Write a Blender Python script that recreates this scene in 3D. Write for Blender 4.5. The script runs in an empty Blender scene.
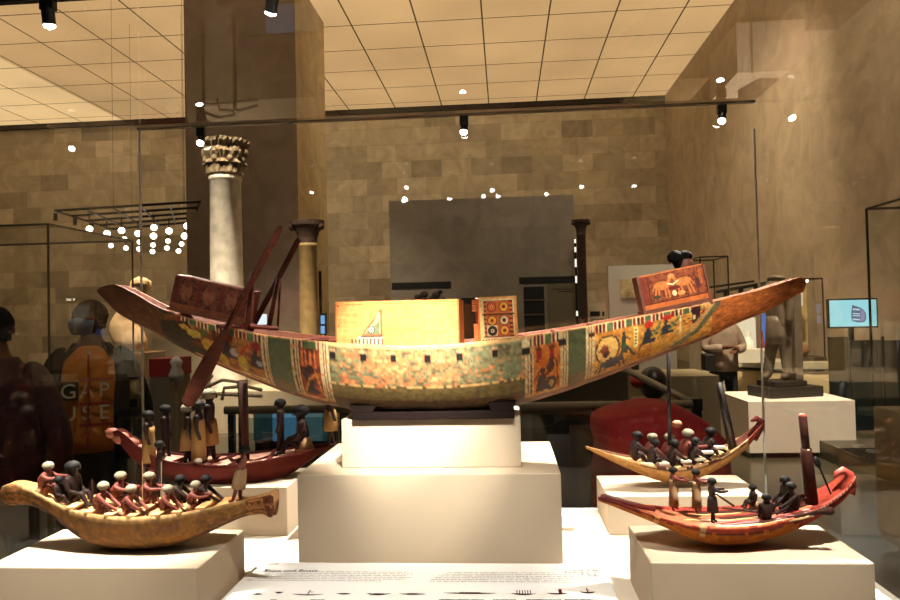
import bpy, bmesh, math, random
import numpy as np
from mathutils import Vector, Matrix, Euler

PI = math.pi
R = math.radians
sc = bpy.context.scene
COL = sc.collection
random.seed(7)

# ------------------------------------------------------------------ camera
FPX = 710.0
EYE = 1.5
cam_d = bpy.data.cameras.new('camera')
cam_d.sensor_width = 36.0
cam_d.lens = FPX * 36.0 / 900.0
cam_d.clip_start = 0.05
cam_d.clip_end = 200
cam = bpy.data.objects.new('camera', cam_d)
COL.objects.link(cam)
CAM_M = (Matrix.Rotation(R(4.41), 4, 'Z') @ Matrix.Rotation(R(90 + 1.31), 4, 'X') @ Matrix.Rotation(R(-1.3), 4, 'Z'))
cam.matrix_world = Matrix.Translation((0, 0, EYE)) @ CAM_M
sc.camera = cam

# ------------------------------------------------------------------ exposure, world
sc.view_settings.view_transform = 'Standard'
sc.view_settings.look = 'None'
sc.view_settings.exposure = 0.0
sc.view_settings.gamma = 1.0
sc.view_settings.use_curve_mapping = False
sc.cycles.use_denoising = True
sc.cycles.max_bounces = 8
sc.cycles.transparent_max_bounces = 24
sc.cycles.sample_clamp_indirect = 4.0
sc.cycles.caustics_reflective = False
sc.cycles.caustics_refractive = False
W = bpy.data.worlds.new('world')
sc.world = W
W.use_nodes = True
W.node_tree.nodes['Background'].inputs[0].default_value = (0.02, 0.018, 0.015, 1)
W.node_tree.nodes['Background'].inputs[1].default_value = 0.5
CEIL_EMIT = 0.80
CEIL_COL = (1.0, 0.64, 0.30)

# case lamps: name, lamp position px, Y of the rail, aim point (px, py, Y), watts, cone
SPOT_COL = (1.0, 0.91, 0.78)


# ------------------------------------------------------------------ helpers: picture -> place
def ray(px, py):
    v = Vector(((px - 450) / FPX, (300 - py) / FPX, -1.0))
    return (CAM_M.to_3x3() @ v)

def at(px, py, Y):
    d = ray(px, py)
    return Vector((0, 0, EYE)) + d * (Y / d.y)

def atz(px, py, z):
    d = ray(px, py)
    return Vector((0, 0, EYE)) + d * ((z - EYE) / d.z)

def on_plane(px, py, p, n):
    d = ray(px, py); o = Vector((0, 0, EYE))
    return o + d * ((p - o).dot(n) / d.dot(n))

def lerp(a, b, t):
    return a + (b - a) * t

def interp(pts, x):
    if x <= pts[0][0]: return pts[0][1]
    for i in range(len(pts) - 1):
        if x <= pts[i + 1][0]:
            (x0, y0), (x1, y1) = pts[i], pts[i + 1]
            return y0 + (y1 - y0) * (x - x0) / (x1 - x0)
    return pts[-1][1]

def smooth_interp(pts, x):
    xs = [p[0] for p in pts]
    if x <= xs[0]: return pts[0][1]
    if x >= xs[-1]: return pts[-1][1]
    n = len(pts)
    for i in range(n - 1):
        if x <= xs[i + 1]:
            break
    def slope(k):
        if k == 0: return (pts[1][1] - pts[0][1]) / (xs[1] - xs[0])
        if k == n - 1: return (pts[-1][1] - pts[-2][1]) / (xs[-1] - xs[-2])
        return (pts[k + 1][1] - pts[k - 1][1]) / (xs[k + 1] - xs[k - 1])
    h = xs[i + 1] - xs[i]; t = (x - xs[i]) / h
    m0, m1 = slope(i) * h, slope(i + 1) * h
    a, b = pts[i][1], pts[i + 1][1]
    return (2*t**3 - 3*t*t + 1)*a + (t**3 - 2*t*t + t)*m0 + (-2*t**3 + 3*t*t)*b + (t**3 - t*t)*m1

def lin(c):
    return tuple(((v / 12.92) if v <= 0.04045 else ((v + 0.055) / 1.055) ** 2.4) for v in [q / 255.0 for q in c])

# ------------------------------------------------------------------ materials
MATS = {}
def principled(name, rgb, rough=0.6, metal=0.0, noise=0.0, nscale=8.0, bump=0.0, bscale=40.0, stretch=None, spec=0.5, emis=None, estr=0.0):
    if name in MATS: return MATS[name]
    m = bpy.data.materials.new(name); m.use_nodes = True
    nt = m.node_tree; N = nt.nodes; L = nt.links
    p = N['Principled BSDF']
    c = lin(rgb)
    p.inputs['Base Color'].default_value = (*c, 1)
    p.inputs['Roughness'].default_value = rough
    p.inputs['Metallic'].default_value = metal
    p.inputs['Specular IOR Level'].default_value = spec
    tc = N.new('ShaderNodeTexCoord')
    mp = N.new('ShaderNodeMapping'); L.new(tc.outputs['Object'], mp.inputs[0])
    if stretch: mp.inputs['Scale'].default_value = stretch
    if noise > 0:
        no = N.new('ShaderNodeTexNoise'); no.inputs['Scale'].default_value = nscale; no.inputs['Detail'].default_value = 5
        L.new(mp.outputs[0], no.inputs['Vector'])
        rp = N.new('ShaderNodeValToRGB')
        rp.color_ramp.elements[0].position = 0.3; rp.color_ramp.elements[1].position = 0.7
        rp.color_ramp.elements[0].color = (*[v * (1 - noise) for v in c], 1)
        rp.color_ramp.elements[1].color = (*[min(1, v * (1 + noise)) for v in c], 1)
        L.new(no.outputs[0], rp.inputs[0]); L.new(rp.outputs[0], p.inputs['Base Color'])
    if bump > 0:
        nb = N.new('ShaderNodeTexNoise'); nb.inputs['Scale'].default_value = bscale; nb.inputs['Detail'].default_value = 4
        L.new(mp.outputs[0], nb.inputs['Vector'])
        bp = N.new('ShaderNodeBump'); bp.inputs['Strength'].default_value = bump; bp.inputs['Distance'].default_value = 0.01
        L.new(nb.outputs[0], bp.inputs['Height']); L.new(bp.outputs[0], p.inputs['Normal'])
    if emis:
        p.inputs['Emission Color'].default_value = (*lin(emis), 1)
        p.inputs['Emission Strength'].default_value = estr
    MATS[name] = m
    return m

def painted(name, rough=0.6, bump=0.25, bscale=120.0):
    m = bpy.data.materials.new(name); m.use_nodes = True
    nt = m.node_tree; N = nt.nodes; L = nt.links
    p = N['Principled BSDF']; p.inputs['Roughness'].default_value = rough
    p.inputs['Specular IOR Level'].default_value = 0.2
    a = N.new('ShaderNodeAttribute'); a.attribute_name = 'paint'
    tc = N.new('ShaderNodeTexCoord')
    no = N.new('ShaderNodeTexNoise'); no.inputs['Scale'].default_value = 60; no.inputs['Detail'].default_value = 6
    L.new(tc.outputs['Object'], no.inputs['Vector'])
    mr = N.new('ShaderNodeMapRange'); mr.inputs[1].default_value = 0.3; mr.inputs[2].default_value = 0.7
    mr.inputs[3].default_value = 0.72; mr.inputs[4].default_value = 1.2
    L.new(no.outputs[0], mr.inputs[0])
    vm = N.new('ShaderNodeVectorMath'); vm.operation = 'SCALE'
    L.new(a.outputs['Color'], vm.inputs[0]); L.new(mr.outputs[0], vm.inputs['Scale'])
    L.new(vm.outputs[0], p.inputs['Base Color'])
    nb = N.new('ShaderNodeTexNoise'); nb.inputs['Scale'].default_value = bscale
    L.new(tc.outputs['Object'], nb.inputs['Vector'])
    bp = N.new('ShaderNodeBump'); bp.inputs['Strength'].default_value = bump; bp.inputs['Distance'].default_value = 0.004
    L.new(nb.outputs[0], bp.inputs['Height']); L.new(bp.outputs[0], p.inputs['Normal'])
    return m

def glass_mat(name, tint=(0.97, 0.99, 0.98), refl=1.0):
    m = bpy.data.materials.new(name); m.use_nodes = True
    nt = m.node_tree; N = nt.nodes; L = nt.links
    for n in list(N): N.remove(n)
    out = N.new('ShaderNodeOutputMaterial')
    mix = N.new('ShaderNodeMixShader')
    tr = N.new('ShaderNodeBsdfTransparent'); tr.inputs[0].default_value = (*tint, 1)
    gl = N.new('ShaderNodeBsdfGlossy'); gl.inputs['Roughness'].default_value = 0.0
    gl.inputs['Color'].default_value = (refl, refl, refl, 1)
    lw = N.new('ShaderNodeLayerWeight'); lw.inputs['Blend'].default_value = 0.5
    pw = N.new('ShaderNodeMath'); pw.operation = 'POWER'; L.new(lw.outputs['Facing'], pw.inputs[0]); pw.inputs[1].default_value = 5.0
    ma = N.new('ShaderNodeMath'); ma.operation = 'MULTIPLY_ADD'; L.new(pw.outputs[0], ma.inputs[0]); ma.inputs[1].default_value = 1.25; ma.inputs[2].default_value = 0.05
    ma.use_clamp = True
    L.new(ma.outputs[0], mix.inputs[0]); L.new(tr.outputs[0], mix.inputs[1]); L.new(gl.outputs[0], mix.inputs[2])
    L.new(mix.outputs[0], out.inputs[0])
    return m

def stone_wall(name, cols, bw, bh, axis, rough=0.55, mortar=0.004, vein=0.5, offset=0.5):
    m = bpy.data.materials.new(name); m.use_nodes = True
    nt = m.node_tree; N = nt.nodes; L = nt.links
    p = N['Principled BSDF']; p.inputs['Roughness'].default_value = rough
    tc = N.new('ShaderNodeTexCoord')
    sp = N.new('ShaderNodeSeparateXYZ'); L.new(tc.outputs['Object'], sp.inputs[0])
    cb = N.new('ShaderNodeCombineXYZ')
    L.new(sp.outputs[axis], cb.inputs[0]); L.new(sp.outputs['Z'], cb.inputs[1])
    br = N.new('ShaderNodeTexBrick'); br.offset = offset
    br.inputs['Scale'].default_value = 1.0
    br.inputs['Mortar Size'].default_value = mortar
    br.inputs['Mortar Smooth'].default_value = 0.2
    br.inputs['Brick Width'].default_value = bw; br.inputs['Row Height'].default_value = bh
    br.inputs['Color1'].default_value = (0, 0, 0, 1); br.inputs['Color2'].default_value = (1, 1, 1, 1)
    br.inputs['Mortar'].default_value = (0.1, 0.1, 0.1, 1)
    L.new(cb.outputs[0], br.inputs['Vector'])
    # cell-wise random tone, plus cloudy veining
    rp = N.new('ShaderNodeValToRGB'); rp.color_ramp.interpolation = 'LINEAR'
    els = rp.color_ramp.elements
    while len(els) < len(cols): els.new(0.5)
    for i, c in enumerate(cols):
        els[i].position = i / (len(cols) - 1); els[i].color = (*lin(c), 1)
    L.new(br.outputs['Color'], rp.inputs[0])
    no = N.new('ShaderNodeTexNoise'); no.inputs['Scale'].default_value = 1.3; no.inputs['Detail'].default_value = 9
    no.inputs['Distortion'].default_value = 1.6; no.inputs['Roughness'].default_value = 0.65
    L.new(tc.outputs['Object'], no.inputs['Vector'])
    mr = N.new('ShaderNodeMapRange'); mr.inputs[1].default_value = 0.3; mr.inputs[2].default_value = 0.7
    mr.inputs[3].default_value = 1 - 0.5 * vein; mr.inputs[4].default_value = 1 + 0.4 * vein
    L.new(no.outputs[0], mr.inputs[0])
    vm = N.new('ShaderNodeVectorMath'); vm.operation = 'SCALE'
    L.new(rp.outputs[0], vm.inputs[0]); L.new(mr.outputs[0], vm.inputs['Scale'])
    L.new(vm.outputs[0], p.inputs['Base Color'])
    return m

def emission(name, rgb, s):
    if name in MATS: return MATS[name]
    m = bpy.data.materials.new(name); m.use_nodes = True
    nt = m.node_tree; N = nt.nodes; L = nt.links
    for n in list(N): N.remove(n)
    e = N.new('ShaderNodeEmission'); e.inputs[0].default_value = (*rgb, 1); e.inputs[1].default_value = s
    o = N.new('ShaderNodeOutputMaterial'); L.new(e.outputs[0], o.inputs[0])
    MATS[name] = m
    return m

# ------------------------------------------------------------------ helpers: meshes and objects
class MB:
    def __init__(self): self.v = []; self.f = []
    def add(self, vs, fs):
        o = len(self.v); self.v += [Vector(v) for v in vs]; self.f += [[i + o for i in f] for f in fs]
        return self
    def box(self, x0, x1, y0, y1, z0, z1, M=None, bev=0.0):
        if bev > 0:
            bm = bmesh.new(); bmesh.ops.create_cube(bm, size=1)
            for v in bm.verts:
                v.co = Vector((x0 + (v.co.x + .5) * (x1 - x0), y0 + (v.co.y + .5) * (y1 - y0), z0 + (v.co.z + .5) * (z1 - z0)))
            bmesh.ops.bevel(bm, geom=list(bm.edges), offset=bev, segments=2, affect='EDGES', profile=0.5)
            bm.verts.index_update()
            vs = [v.co.copy() for v in bm.verts]; fs = [[v.index for v in f.verts] for f in bm.faces]; bm.free()
        else:
            vs = [Vector((x, y, z)) for x in (x0, x1) for y in (y0, y1) for z in (z0, z1)]
            fs = [[0, 1, 3, 2], [4, 6, 7, 5], [0, 4, 5, 1], [2, 3, 7, 6], [0, 2, 6, 4], [1, 5, 7, 3]]
        if M is not None: vs = [M @ v for v in vs]
        return self.add(vs, fs)
    def rings(self, rs, cap=True):
        n = len(rs[0]); vs = [p for r in rs for p in r]; fs = []
        for i in range(len(rs) - 1):
            for j in range(n):
                k = (j + 1) % n
                fs.append([i*n + j, i*n + k, (i+1)*n + k, (i+1)*n + j])
        if cap:
            fs.append(list(range(n))[::-1]); fs.append([(len(rs)-1)*n + j for j in range(n)])
        return self.add(vs, fs)
    def tube(self, pts, rad, n=10, cap=True, flat=1.0):
        pts = [Vector(p) for p in pts]
        if not isinstance(rad, (list, tuple)): rad = [rad] * len(pts)
        rs = []; up = None
        for i, p in enumerate(pts):
            d = (pts[min(i+1, len(pts)-1)] - pts[max(i-1, 0)]).normalized()
            if up is None:
                up = Vector((0, 1, 0)) if abs(d.y) < 0.9 else Vector((1, 0, 0))
            s = d.cross(up).normalized(); t = s.cross(d).normalized(); up = t
            rs.append([p + s * math.cos(2*PI*j/n) * rad[i] + t * math.sin(2*PI*j/n) * rad[i] * flat for j in range(n)])
        return self.rings(rs, cap)
    def lathe(self, prof, c=(0, 0, 0), n=32, wob=None, axis='Z'):
        rs = []
        c = Vector(c)
        for i, (r, z) in enumerate(prof):
            ring = []
            for j in range(n):
                a = 2*PI*j/n; rr = r * (1 + (wob(a, z) if wob else 0))
                ring.append(c + Vector((rr*math.cos(a), rr*math.sin(a), z)))
            rs.append(ring)
        return self.rings(rs)
    def ell(self, c, r, nu=16, nv=10, M=None, fn=None):
        c = Vector(c); rs = []
        for i in range(nv + 1):
            t = PI * (0.02 + 0.96 * i / nv)
            ring = []
            for j in range(nu):
                a = 2*PI*j/nu
                q = Vector((math.sin(t)*math.cos(a), math.sin(t)*math.sin(a), -math.cos(t)))
                k = fn(q) if fn else 1.0
                q = Vector((q.x*r[0], q.y*r[1], q.z*r[2])) * k
                if M is not None: q = M @ q
                ring.append(c + q)
            rs.append(ring)
        return self.rings(rs)
    def build(self, name, m, parent=None, loc=None, smooth=False, paint=None):
        me = bpy.data.meshes.new(name)
        me.from_pydata([tuple(v) for v in self.v], [], self.f)
        bm = bmesh.new(); bm.from_mesh(me); bmesh.ops.recalc_face_normals(bm, faces=bm.faces); bm.to_mesh(me); bm.free()
        me.materials.append(m)
        if paint is not None:
            at_ = me.attributes.new('paint', 'FLOAT_COLOR', 'POINT')
            at_.data.foreach_set('color', np.asarray(paint, dtype=np.float32).ravel())
        return link(name, me, parent, loc, smooth)

def link(name, me, parent=None, loc=None, smooth=False):
    if smooth: me.polygons.foreach_set('use_smooth', [True] * len(me.polygons))
    o = bpy.data.objects.new(name, me); COL.objects.link(o)
    if parent: o.parent = parent
    if loc is not None: o.location = loc
    return o

def tag(o, label, cat, group=None, kind=None):
    if label: o['label'] = label
    if cat: o['category'] = cat
    if group: o['group'] = group
    if kind: o['kind'] = kind
    return o

def thing(name, label, cat, loc=(0, 0, 0), rz=0, group=None):
    o = bpy.data.objects.new(name, None); COL.objects.link(o)
    o.empty_display_size = 0.05
    o.location = loc; o.rotation_euler = (0, 0, rz)
    return tag(o, label, cat, group)

def struct(o):
    o['kind'] = 'structure'; return o

def copy_tree(root, loc, rz, label, group=None, scale=None):
    r = root.copy(); COL.objects.link(r); r.location = loc; r.rotation_euler = (0, 0, rz)
    r['label'] = label
    if group: r['group'] = group
    if scale: r.scale = (scale,) * 3
    for ch in list(root.children):
        c = ch.copy(); COL.objects.link(c); c.parent = r
        for g in ch.children:
            d = g.copy(); COL.objects.link(d); d.parent = c
    return r

def skin_mesh(name, joints, bones, sub=2, root=0):
    """joints: list of (co, radius or (rx, ry)); bones: index pairs -> one continuous skinned mesh"""
    me = bpy.data.meshes.new(name)
    me.from_pydata([tuple(j[0]) for j in joints], bones, [])
    o = bpy.data.objects.new(name, me); COL.objects.link(o)
    md = o.modifiers.new('s', 'SKIN'); md.use_smooth_shade = True
    if not me.skin_vertices:
        bm = bmesh.new(); bm.from_mesh(me); bm.verts.layers.skin.verify(); bm.to_mesh(me); bm.free()
    for i, (co, r) in enumerate(joints):
        sv = me.skin_vertices[0].data[i]
        sv.radius = r if isinstance(r, (tuple, list)) else (r, r)
        sv.use_root = (i == root)
    if sub:
        m2 = o.modifiers.new('d', 'SUBSURF'); m2.levels = sub; m2.render_levels = sub
    dg = bpy.context.evaluated_depsgraph_get()
    out = bpy.data.meshes.new_from_object(o.evaluated_get(dg))
    out.name = name
    bpy.data.objects.remove(o); bpy.data.meshes.remove(me)
    return out

def join_into(me, mb):
    """append an MB's faces to an existing mesh (same object, same material)"""
    n = len(me.vertices)
    vs = [v.co.copy() for v in me.vertices] + list(mb.v)
    fs = [list(p.vertices) for p in me.polygons] + [[i + n for i in f] for f in mb.f]
    new = bpy.data.meshes.new(me.name)
    new.from_pydata([tuple(v) for v in vs], [], fs)
    bm = bmesh.new(); bm.from_mesh(new); bmesh.ops.recalc_face_normals(bm, faces=bm.faces); bm.to_mesh(new); bm.free()
    return new

def text_mesh(s, size, extrude=0.0005, align='LEFT'):
    cu = bpy.data.curves.new('t', 'FONT'); cu.body = s; cu.size = size; cu.extrude = extrude; cu.align_x = align
    o = bpy.data.objects.new('t', cu); COL.objects.link(o)
    dg = bpy.context.evaluated_depsgraph_get(); dg.update()
    me = bpy.data.meshes.new_from_object(o.evaluated_get(dg))
    bpy.data.objects.remove(o)
    return me

# ------------------------------------------------------------------ helpers: painted decoration
def vnoise(h, w, ch, cw, seed):
    rs = np.random.RandomState(seed)
    g = rs.rand(ch + 2, cw + 2)
    y = np.linspace(0, ch, h, endpoint=False); x = np.linspace(0, cw, w, endpoint=False)
    yi = y.astype(int); xi = x.astype(int); fy = (y - yi)[:, None]; fx = (x - xi)[None, :]
    fy = fy*fy*(3-2*fy); fx = fx*fx*(3-2*fx)
    a = g[yi][:, xi]; b = g[yi][:, xi+1]; c = g[yi+1][:, xi]; d = g[yi+1][:, xi+1]
    return (a*(1-fx)+b*fx)*(1-fy) + (c*(1-fx)+d*fx)*fy

class Canvas:
    """decoration on a surface; x in 0..w, y in 0..h (y down), own units"""
    def __init__(s, x0, x1, y0, y1, W, H, base):
        s.x0, s.x1, s.y0, s.y1, s.W, s.H = x0, x1, y0, y1, W, H
        s.a = np.zeros((H, W, 3)); s.a[:] = base
        s.X, s.Y = np.meshgrid(np.linspace(x0, x1, W), np.linspace(y0, y1, H))
    def put(s, m, c, k=1.0):
        s.a[m] = s.a[m] * (1 - k) + np.array(c) * k
    def rect(s, x0, y0, x1, y1, c): s.put((s.X >= x0) & (s.X < x1) & (s.Y >= y0) & (s.Y < y1), c)
    def ell(s, cx, cy, rx, ry, c): s.put(((s.X-cx)/rx)**2 + ((s.Y-cy)/ry)**2 < 1, c)
    def poly(s, pts, c):
        m = np.zeros(s.X.shape, bool); n = len(pts)
        for i in range(n):
            (xa, ya), (xb, yb) = pts[i], pts[(i+1) % n]
            if ya == yb: continue
            cond = ((s.Y >= min(ya, yb)) & (s.Y < max(ya, yb)) & (s.X < xa + (s.Y - ya) * (xb - xa) / (yb - ya)))
            m ^= cond
        s.put(m, c)
    def line(s, pts, w, c):
        for (xa, ya), (xb, yb) in zip(pts[:-1], pts[1:]):
            dx, dy = xb-xa, yb-ya; L2 = dx*dx+dy*dy or 1e-9
            t = np.clip(((s.X-xa)*dx + (s.Y-ya)*dy)/L2, 0, 1)
            s.put((s.X-xa-t*dx)**2 + (s.Y-ya-t*dy)**2 < (w/2)**2, c)
    def sample(s, x, y):
        i = np.clip(((np.asarray(y)-s.y0)/(s.y1-s.y0)*(s.H-1)).round().astype(int), 0, s.H-1)
        j = np.clip(((np.asarray(x)-s.x0)/(s.x1-s.x0)*(s.W-1)).round().astype(int), 0, s.W-1)
        c = s.a[i, j] / 255.0
        c = np.where(c <= 0.04045, c/12.92, ((c+0.055)/1.055)**2.4)
        return c

def paint_plate(name, cv, w, h, th, M, m, parent, nx=None, nz=None):
    """a board w x h standing in local XZ, decorated front at y=0, thickness behind"""
    nx = nx or cv.W; nz = nz or cv.H
    vs, fs = [], []
    for k in range(nz):
        for i in range(nx):
            vs.append(M @ Vector((w*i/(nx-1), 0, h*(1-k/(nz-1)))))
    for k in range(nz-1):
        for i in range(nx-1):
            a = k*nx+i; fs.append([a, a+1, a+nx+1, a+nx])
    xs = np.tile(np.linspace(cv.x0, cv.x1, nx), nz); ys = np.repeat(np.linspace(cv.y0, cv.y1, nz), nx)
    col = cv.sample(xs, ys)
    side = cv.sample([cv.x0], [cv.y1])[0]
    mb = MB(); mb.add(vs, fs)
    n0 = len(mb.v)
    mb.box(0, w, 0.0004, th, 0, h, M)
    cols = np.ones((len(mb.v), 4)); cols[:n0, :3] = col; cols[n0:, :3] = np.mean(col, axis=0)
    return mb.build(name, m, parent, paint=cols)

# ------------------------------------------------------------------ the display case frame (numbers used by the lamps too)
CASE_Y0, CASE_Y1 = 1.02, 2.60
CASE_X0 = -1.375
CASE_X1 = 0.902
FLOOR_Z = 0.80
TOP_Z = EYE + 0.742

def case_spot(loc, aim, watts, cone, label, lens=8.0, r=0.014, group=None):
    loc = Vector(loc); d = (Vector(aim) - loc).normalized()
    t = thing('track_spotlight', label, 'spotlight', loc, 0, group)
    mb = MB(); mb.box(-0.016, 0.016, -0.010, 0.010, -0.014, 0.018, None, 0.002); mb.build('track_adapter', M_BLACK, t)
    q = d.to_track_quat('-Z', 'Y').to_matrix().to_4x4()
    head = Matrix.Translation((0, 0, -0.022)) @ q
    a = MB(); prof = [(0.001, 0.016), (r*0.8, 0.016), (r, 0.012), (r, -0.022), (r*0.86, -0.022), (r*0.86, -0.018), (0.001, -0.018)]
    a.lathe(prof, n=20); a.v = [head @ v for v in a.v]; a.build('lamp_head', M_BLACK, t, smooth=False)
    b = MB(); b.tube([(0, 0, -0.008), (0, 0, -0.022)], 0.004, 8); b.build('bracket', M_BLACK, t)
    c = MB(); c.lathe([(0.001, -0.0195), (r*0.9, -0.021), (r*0.85, -0.028), (0.001, -0.033)], n=20); c.v = [head @ v for v in c.v]
    c.build('lens', emission('lamp_lens', (1.0, 0.96, 0.9), 30.0), t)
    ld = bpy.data.lights.new('spot_beam', 'SPOT'); ld.energy = watts; ld.spot_size = R(cone); ld.spot_blend = 0.8
    ld.color = SPOT_COL; ld.shadow_soft_size = 0.012
    lo = bpy.data.objects.new('spot_beam', ld); COL.objects.link(lo); lo.parent = t
    lo.matrix_local = head @ Matrix.Translation((0, 0, -0.040))
    return t

M_BLACK = principled('black_metal', (30, 28, 27), 0.4, 0.2)
M_RAIL = principled('dark_bronze_rail', (128, 118, 98), 0.4, 0.1)

# lamps in the case; far rail first
def rail_pt(px, Y, dz=-0.03):
    p = at(px, 110, Y); return Vector((p.x, Y - 0.02, TOP_Z + dz))
B = dict(mid=at(430, 380, 2.12), lf=at(130, 520, 1.76), lb=at(225, 465, 2.38), rf=at(720, 525, 1.76), rb=at(680, 465, 2.4))
case_spot(rail_pt(203, 2.60), at(110, 520, 1.80), 260, 66, 'small spotlight on the back rail in front of the carved stone capital')
case_spot(rail_pt(464, 2.60), at(430, 450, 2.0), 230, 85, 'small spotlight at the middle of the back rail, aimed at the viewer')
case_spot(rail_pt(720, 2.60), at(700, 505, 1.87), 300, 80, 'small spotlight near the right end of the back rail')
TRACK_Y = 1.505
T2_Y = 1.38
def track_pt(px): return Vector((at(px, -5, TRACK_Y).x, TRACK_Y, TOP_Z - 0.022))
def t2(x): return Vector((x, T2_Y, TOP_Z - 0.03))
case_spot(track_pt(48), B['lf'] + Vector((-.10, 0.05, 0)), 330, 40, 'black spotlight shining at the top left corner under the case top')
case_spot(track_pt(272), B['lb'] + Vector((-.05, 0, 0)), 22, 40, 'black spotlight above the stone capital, cut by the top of the picture')
def over(x, y): return Vector((x, y, TOP_Z - 0.03))
case_spot(over(-.05, 1.98) if False else t2(-0.05), at(430, 470, 2.15), 16, 34, 'spotlight on the middle track straight above the large painted boat')
case_spot(t2(0.42), B['rb'] + Vector((0, .05, 0)), 80, 42, 'spotlight on the middle track above the small boat at the back right')
case_spot(t2(0.70), B['rf'] + Vector((0.08, 0.05, 0)), 170, 40, 'spotlight on the middle track above the boat at the front right')
FT_Y = 1.18
def front_pt(x): return Vector((x, FT_Y, TOP_Z - 0.03))
case_spot(front_pt(-0.10), at(400, 350, 2.05), 330, 28, 'spotlight on the front track aimed at the plain wooden cabin')
case_spot(front_pt(0.25), at(560, 335, 2.0), 38, 36, 'spotlight on the front track aimed at the painted right half of the large boat')
case_spot(front_pt(-0.02), at(430, 436, 2.08), 130, 24, 'added narrow spotlight on the front track brightening the small riser block')  # extra lamp out of view, added to whiten the riser front
case_spot(front_pt(-0.55), at(300, 450, 2.6), 5, 130, 'added wide fill spotlight on the front track')  # unseen fill lamp, added to lift the glass edges
case_spot(front_pt(-0.30), at(430, 620, 1.66), 95, 56, 'spotlight on the front track over the printed information panel')

# ------------------------------------------------------------------ the hall
CEIL_Z, BACK_Y, RIGHT_X, LEFT_X, FRONT_Y = EYE + 7.0, 23.44, 5.34, -22.0, -6.0
M_BACK = stone_wall('marble_blocks', [(130, 118, 98), (172, 156, 130), (188, 172, 146), (156, 142, 118), (200, 184, 158)], 1.0, 0.56, 'X', vein=0.55, mortar=0.006)
M_RIGHT = stone_wall('smooth_stone_slabs', [(176, 156, 132), (186, 166, 142), (180, 160, 136)], 2.6, 1.3, 'Y', vein=0.5, mortar=0.004)
M_PART = stone_wall('dark_stone_slabs', [(140, 130, 120), (154, 142, 130), (146, 136, 124)], 0.95, 0.62, 'X', vein=0.5, mortar=0.006)
M_PIL = stone_wall('pillar_stone', [(146, 132, 126), (158, 142, 134)], 1.6, 1.9, 'X', vein=0.4, mortar=0.004)
M_PILR = stone_wall('pillar_stone_lit', [(186, 166, 130), (196, 176, 138)], 2.6, 2.3, 'Y', vein=0.6, mortar=0.004)  # same pillar stone, lightened to paint in its lit right side

fm = principled('polished_floor', (66, 60, 46), 0.22, 0, noise=0.25, nscale=0.8)
b = MB(); b.box(LEFT_X, RIGHT_X, FRONT_Y, BACK_Y, -0.1, 0); struct(b.build('floor', fm))
b = MB(); b.box(LEFT_X, RIGHT_X + 0.2, BACK_Y, BACK_Y + 0.2, 0, CEIL_Z); struct(b.build('wall_back', M_BACK))
b = MB(); b.box(RIGHT_X, RIGHT_X + 0.2, FRONT_Y, BACK_Y, 0, CEIL_Z); struct(b.build('wall_right', M_RIGHT))
b = MB(); b.box(LEFT_X - 0.2, LEFT_X, FRONT_Y, BACK_Y, 0, CEIL_Z); struct(b.build('wall_left', M_RIGHT))

# luminous stretched ceiling, 1.56 m panels with dark joints
m = bpy.data.materials.new('luminous_ceiling'); m.use_nodes = True
nt = m.node_tree; N = nt.nodes; L = nt.links
for n in list(N): N.remove(n)
tc = N.new('ShaderNodeTexCoord'); sp = N.new('ShaderNodeSeparateXYZ'); L.new(tc.outputs['Object'], sp.inputs[0])
def joint(axis, off, pitch, wd):
    a = N.new('ShaderNodeMath'); a.operation = 'SUBTRACT'; L.new(sp.outputs[axis], a.inputs[0]); a.inputs[1].default_value = off
    q = N.new('ShaderNodeMath'); q.operation = 'PINGPONG'; L.new(a.outputs[0], q.inputs[0]); q.inputs[1].default_value = pitch / 2
    g = N.new('ShaderNodeMath'); g.operation = 'GREATER_THAN'; L.new(q.outputs[0], g.inputs[0]); g.inputs[1].default_value = wd
    return g
PITCH = 1.56
g1 = joint('X', -0.37, PITCH, 0.019); g2 = joint('Y', 16.6, PITCH, 0.019)
mu = N.new('ShaderNodeMath'); mu.operation = 'MINIMUM'; L.new(g1.outputs[0], mu.inputs[0]); L.new(g2.outputs[0], mu.inputs[1])
no = N.new('ShaderNodeTexNoise'); no.inputs['Scale'].default_value = 0.35; L.new(tc.outputs['Object'], no.inputs['Vector'])
mr = N.new('ShaderNodeMapRange'); L.new(no.outputs[0], mr.inputs[0]); mr.inputs[1].default_value = .3; mr.inputs[2].default_value = .7
mr.inputs[3].default_value = 0.85; mr.inputs[4].default_value = 1.1
m2 = N.new('ShaderNodeMath'); m2.operation = 'MULTIPLY'; L.new(mu.outputs[0], m2.inputs[0]); L.new(mr.outputs[0], m2.inputs[1])
m3 = N.new('ShaderNodeMath'); m3.operation = 'MULTIPLY_ADD'; L.new(m2.outputs[0], m3.inputs[0]); m3.inputs[1].default_value = CEIL_EMIT; m3.inputs[2].default_value = 0.12
e = N.new('ShaderNodeEmission'); e.inputs[0].default_value = (*CEIL_COL, 1); L.new(m3.outputs[0], e.inputs[1])
o_ = N.new('ShaderNodeOutputMaterial'); L.new(e.outputs[0], o_.inputs[0])
LUM_Y = 9.0
b = MB(); b.box(LEFT_X, RIGHT_X, LUM_Y, BACK_Y, CEIL_Z, CEIL_Z + 0.1); struct(b.build('ceiling', m))
b = MB(); b.box(LEFT_X, RIGHT_X, FRONT_Y, LUM_Y - .001, CEIL_Z, CEIL_Z + 0.1); struct(b.build('ceiling_front', principled('plaster_brown', (90, 80, 66), .8)))  # nearer ceiling, out of view, kept dark to cut ambient light on fronts
b = MB(); b.box(LEFT_X, RIGHT_X, BACK_Y - 0.12, BACK_Y, CEIL_Z - 0.16, CEIL_Z); struct(b.build('trim_1', principled('dark_trim', (40, 30, 20), 0.7)))

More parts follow.
